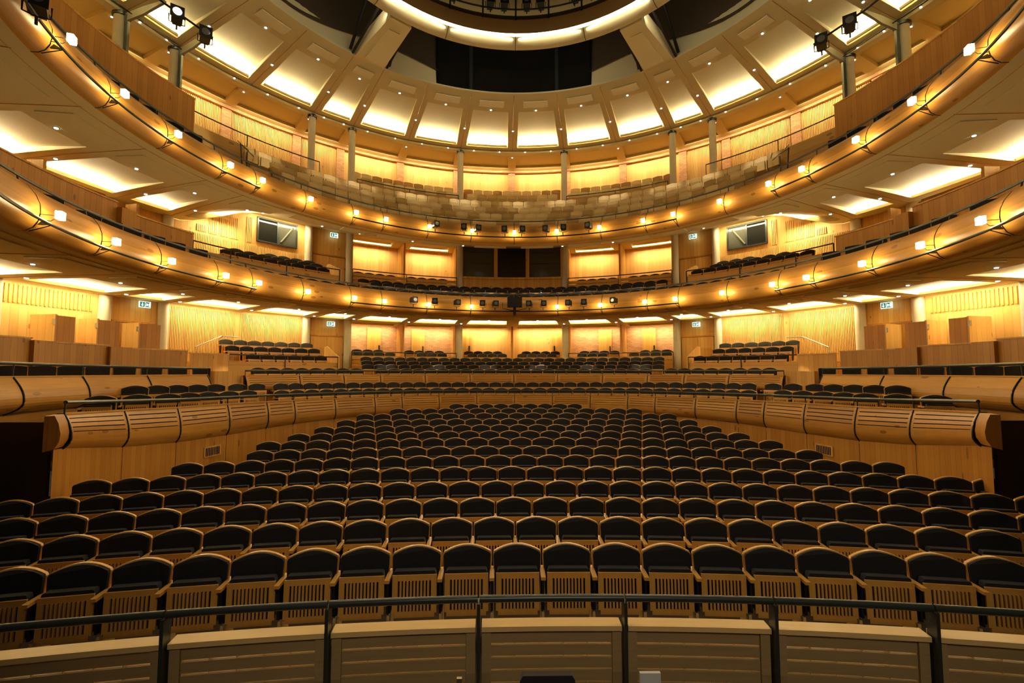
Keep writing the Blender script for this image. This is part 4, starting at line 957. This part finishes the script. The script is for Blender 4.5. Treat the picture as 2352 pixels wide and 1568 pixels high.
# orchestra chair and music stands just cut by the frame
oc = empty('musician_chair', 'black padded chair back in the pit at the bottom edge', 'chair', (-.11, 3.25, -.30))
mb = MB(); mb.prism([(-.17, .70), (.17, .70), (.185, .74), (.185, 1.02), (.165, 1.05), (-.165, 1.05), (-.185, 1.02), (-.185, .74)], -.03, .02); mb.build('backrest', M['black'], oc)
mb = MB(); mb.box(-.2, .2, -.42, 0, .42, .5); mb.build('seat', M['black'], oc)
for x in (-.17, .17):
    for y in (-.4, 0): mb = MB(); mb.tube([(x, y, -.90), (x, y, .45)], .012, 6); mb.build('leg', M['blackmetal'], oc)
for x, lab, mm in ((.45, 'white sheet edge of a music stand at the bottom edge, right of the middle', 'white'), (-.66, 'thin metal edge of a music stand at the bottom edge, left of the middle', 'steel_lt')):
    ms = empty('music_stand', lab, 'music stand', (x, 2.8, -1.2))
    mb = MB(); w_ = .06 if x > 0 else .015; zt = 2.23 if x > 0 else 2.21
    mb.box(-w_, w_, -.01, .01, zt-.3, zt, Matrix.Rotation(R_(-8 if x > 0 else -25), 4, 'Y') @ Matrix.Translation((zt*.14 if x > 0 else zt*.42, 0, .02 if x > 0 else .1)) if False else None); mb.build('desk', M[mm], ms)
    mb = MB(); mb.tube([(0, 0, 0), (0, 0, zt-.3)], .012, 6); mb.build('stand_pole', M['blackmetal'], ms)

# ================================================================== DOWNLIGHTS, SIGNS
dl = {}
def downlight(th, R, z, where, r=.038):
    u, v = project(P(th, R, z))
    if not (-30 < u < 2380 and -30 < v < 1590): return
    dl.setdefault(where, []).append((th, R, z, r))
for i, a in enumerate(CAs):
    if abs(a) < 100:
        downlight(a+.0, 11.7, roof_z(11.7, a)-.012, 'on the roof joints'); downlight(a, 13.95, roof2_z(13.95, a)-.01, 'under the outer roof strip', .03)
for i in range(22):
    t = (CAs[i]+CAs[i+1])/2
    if abs(t) < 100:
        downlight(t, 10.25, roof_z(10.25, t)-.012, 'near the roof rim')
        w_ = (CAs[i+1]-CAs[i])*.25
        downlight(t-w_, 13.3, 14.40, 'on the roof ring beam', .03); downlight(t+w_, 13.3, 14.40, 'on the roof ring beam', .03)
        f = (FAs[i]+FAs[i+1])/2
        downlight(f, 10.45, up_z(10.45, f)-.012, 'in the top tier soffit'); downlight(f, 10.75, lo_z(10.75, f)-.012, 'in the middle tier soffit')
    a = CAs[i]
    if abs(a) < 110 and abs(a) > 1: downlight(a, 12.0, up_z(12.0, a)-.012, 'on the top tier soffit joints'); downlight(a, 12.6, lo_z(12.6, a)-.012, 'on the middle tier soffit joints', .045)
mbr = MB(); mbr.tube([(0, 0, 0), (0, 0, .03)], 1.35, 14); ring_me = mbr.mesh('rim', M['steel_lt'])
mbr = MB(); mbr.tube([(0, 0, -.25), (0, 0, .0)], 1.0, 12); lens_me = mbr.mesh('lamp_lens', M['down'])
for where, lst in dl.items():
    lst.sort()
    for k, (th, R, z, r) in enumerate(lst):
        e = empty('downlight', f'small round recessed downlight {where}, {nth(k+1)} from the left', 'downlight', P(th, R, z), 0, 'downlights '+where)
        for me, nm_, zs in ((ring_me, 'rim', .5), (lens_me, 'lamp_lens', .06)):
            o = bpy.data.objects.new(nm_, me); C.objects.link(o); o.parent = e; o.scale = (r, r, zs*.6 if nm_ == 'rim' else .05)
# real light of the downlights over the stalls
for (x, y, z, pw) in ((-4.5, 9.5, 14.6, 120), (4.5, 9.5, 14.6, 120), (0, 14, 14.7, 140), (0, 6, 14.8, 60)):
    d = bpy.data.lights.new('roof_downlight', 'SPOT'); d.energy = pw*3.4; d.spot_size = R_(80); d.spot_blend = .8; d.color = (1, .8, .5); d.shadow_soft_size = .4
    o = bpy.data.objects.new('roof_downlight', d); C.objects.link(o); o.location = (x, y, z)
d = bpy.data.lights.new('stage_fill_light', 'SPOT'); d.energy = 290; d.spot_size = R_(66); d.spot_blend = .9; d.color = (1, .82, .56); d.shadow_soft_size = .5  # unseen fill added over the stage to brighten barrier and front seats
o = bpy.data.objects.new('stage_fill_light', d); C.objects.link(o); o.location = (.6, -3.5, 6.5); o.rotation_euler = (R_(52), 0, 0)
def seat_spot(th, R, z, pw):
    d = bpy.data.lights.new('seat_downlight', 'SPOT'); d.energy = pw; d.spot_size = R_(23); d.spot_blend = .6; d.color = (1, .88, .68); d.shadow_soft_size = .05
    o = bpy.data.objects.new('seat_downlight', d); C.objects.link(o); o.location = P(th, R, z)
    o.rotation_euler = (-(radial(th)*.45+Vector((0, 0, -1)))).to_track_quat('Z', 'Y').to_euler()
for i in range(22):
    a = (FAs[i]+FAs[i+1])/2
    if abs(a) < 62: seat_spot(a, 10.0, lo_z(10.0, a)-.03, 300); seat_spot(a, 9.8, up_z(9.8, a)-.03, 260); seat_spot(CAs[i], 10.2, 14.8, 200)
# exit signs
for k, (th, R, z, lab) in enumerate(((-68.3, 13.3, 5.0, 'over the outer left door, circle level'), (-38.4, 13.3, 4.93, 'over the inner left door, circle level'), (38.9, 13.3, 4.93, 'over the inner right door, circle level'), (69.3, 13.3, 5.0, 'over the outer right door, circle level'),
                                 (-38.2, 13.3, 9.02, 'over the inner left door, middle tier'), (38.7, 13.3, 9.02, 'over the inner right door, middle tier'), (75.5, 13.5, 7.9, 'far right of the middle tier'))):
    e = empty('exit_sign', f'small lit exit sign {lab}', 'sign', P(th, R, z), -R_(th), 'lit exit signs'); s_ = .17
    mb = MB(); mb.box(-s_, s_, -.02, .02, -.1, .1); mb.build('case', M['signb'], e)
    mb = MB(); mb.box(-s_+.015, -.01, -.024, -.02, -.085, .085); mb.box(.005, s_-.015, -.024, -.02, -.085, .085); mb.build('green_field', M['signg'], e)
    mb = MB(); y = -.028
    mb.box(-.095, -.075, y, y+.004, -.01, .06); mb.quad([(-.125, y, -.01), (-.085, y, -.065), (-.045, y, -.01)])                 # arrow
    mb.box(.04, .055, y, y+.004, .035, .05); mb.box(.03, .07, y, y+.004, -.01, .03); mb.box(.02, .04, y, y+.004, -.05, -.01); mb.box(.06, .085, y, y+.004, -.04, -.01); mb.box(.07, .10, y, y+.004, .01, .02)  # running figure
    mb.box(.11, .145, y, y+.004, -.06, .06); mb.build('pictogram', M['signb'], e)
# lanterns in the dome
for k, a in enumerate((-28, -22, -9, -4, 4, 9, 21, 27)):
    lantern(P(a, 6.05, 16.42), -R_(a), f'black stage lantern hanging in the dome gallery, {nth(k+1)} from the left', 1.3, 'lanterns in the dome')
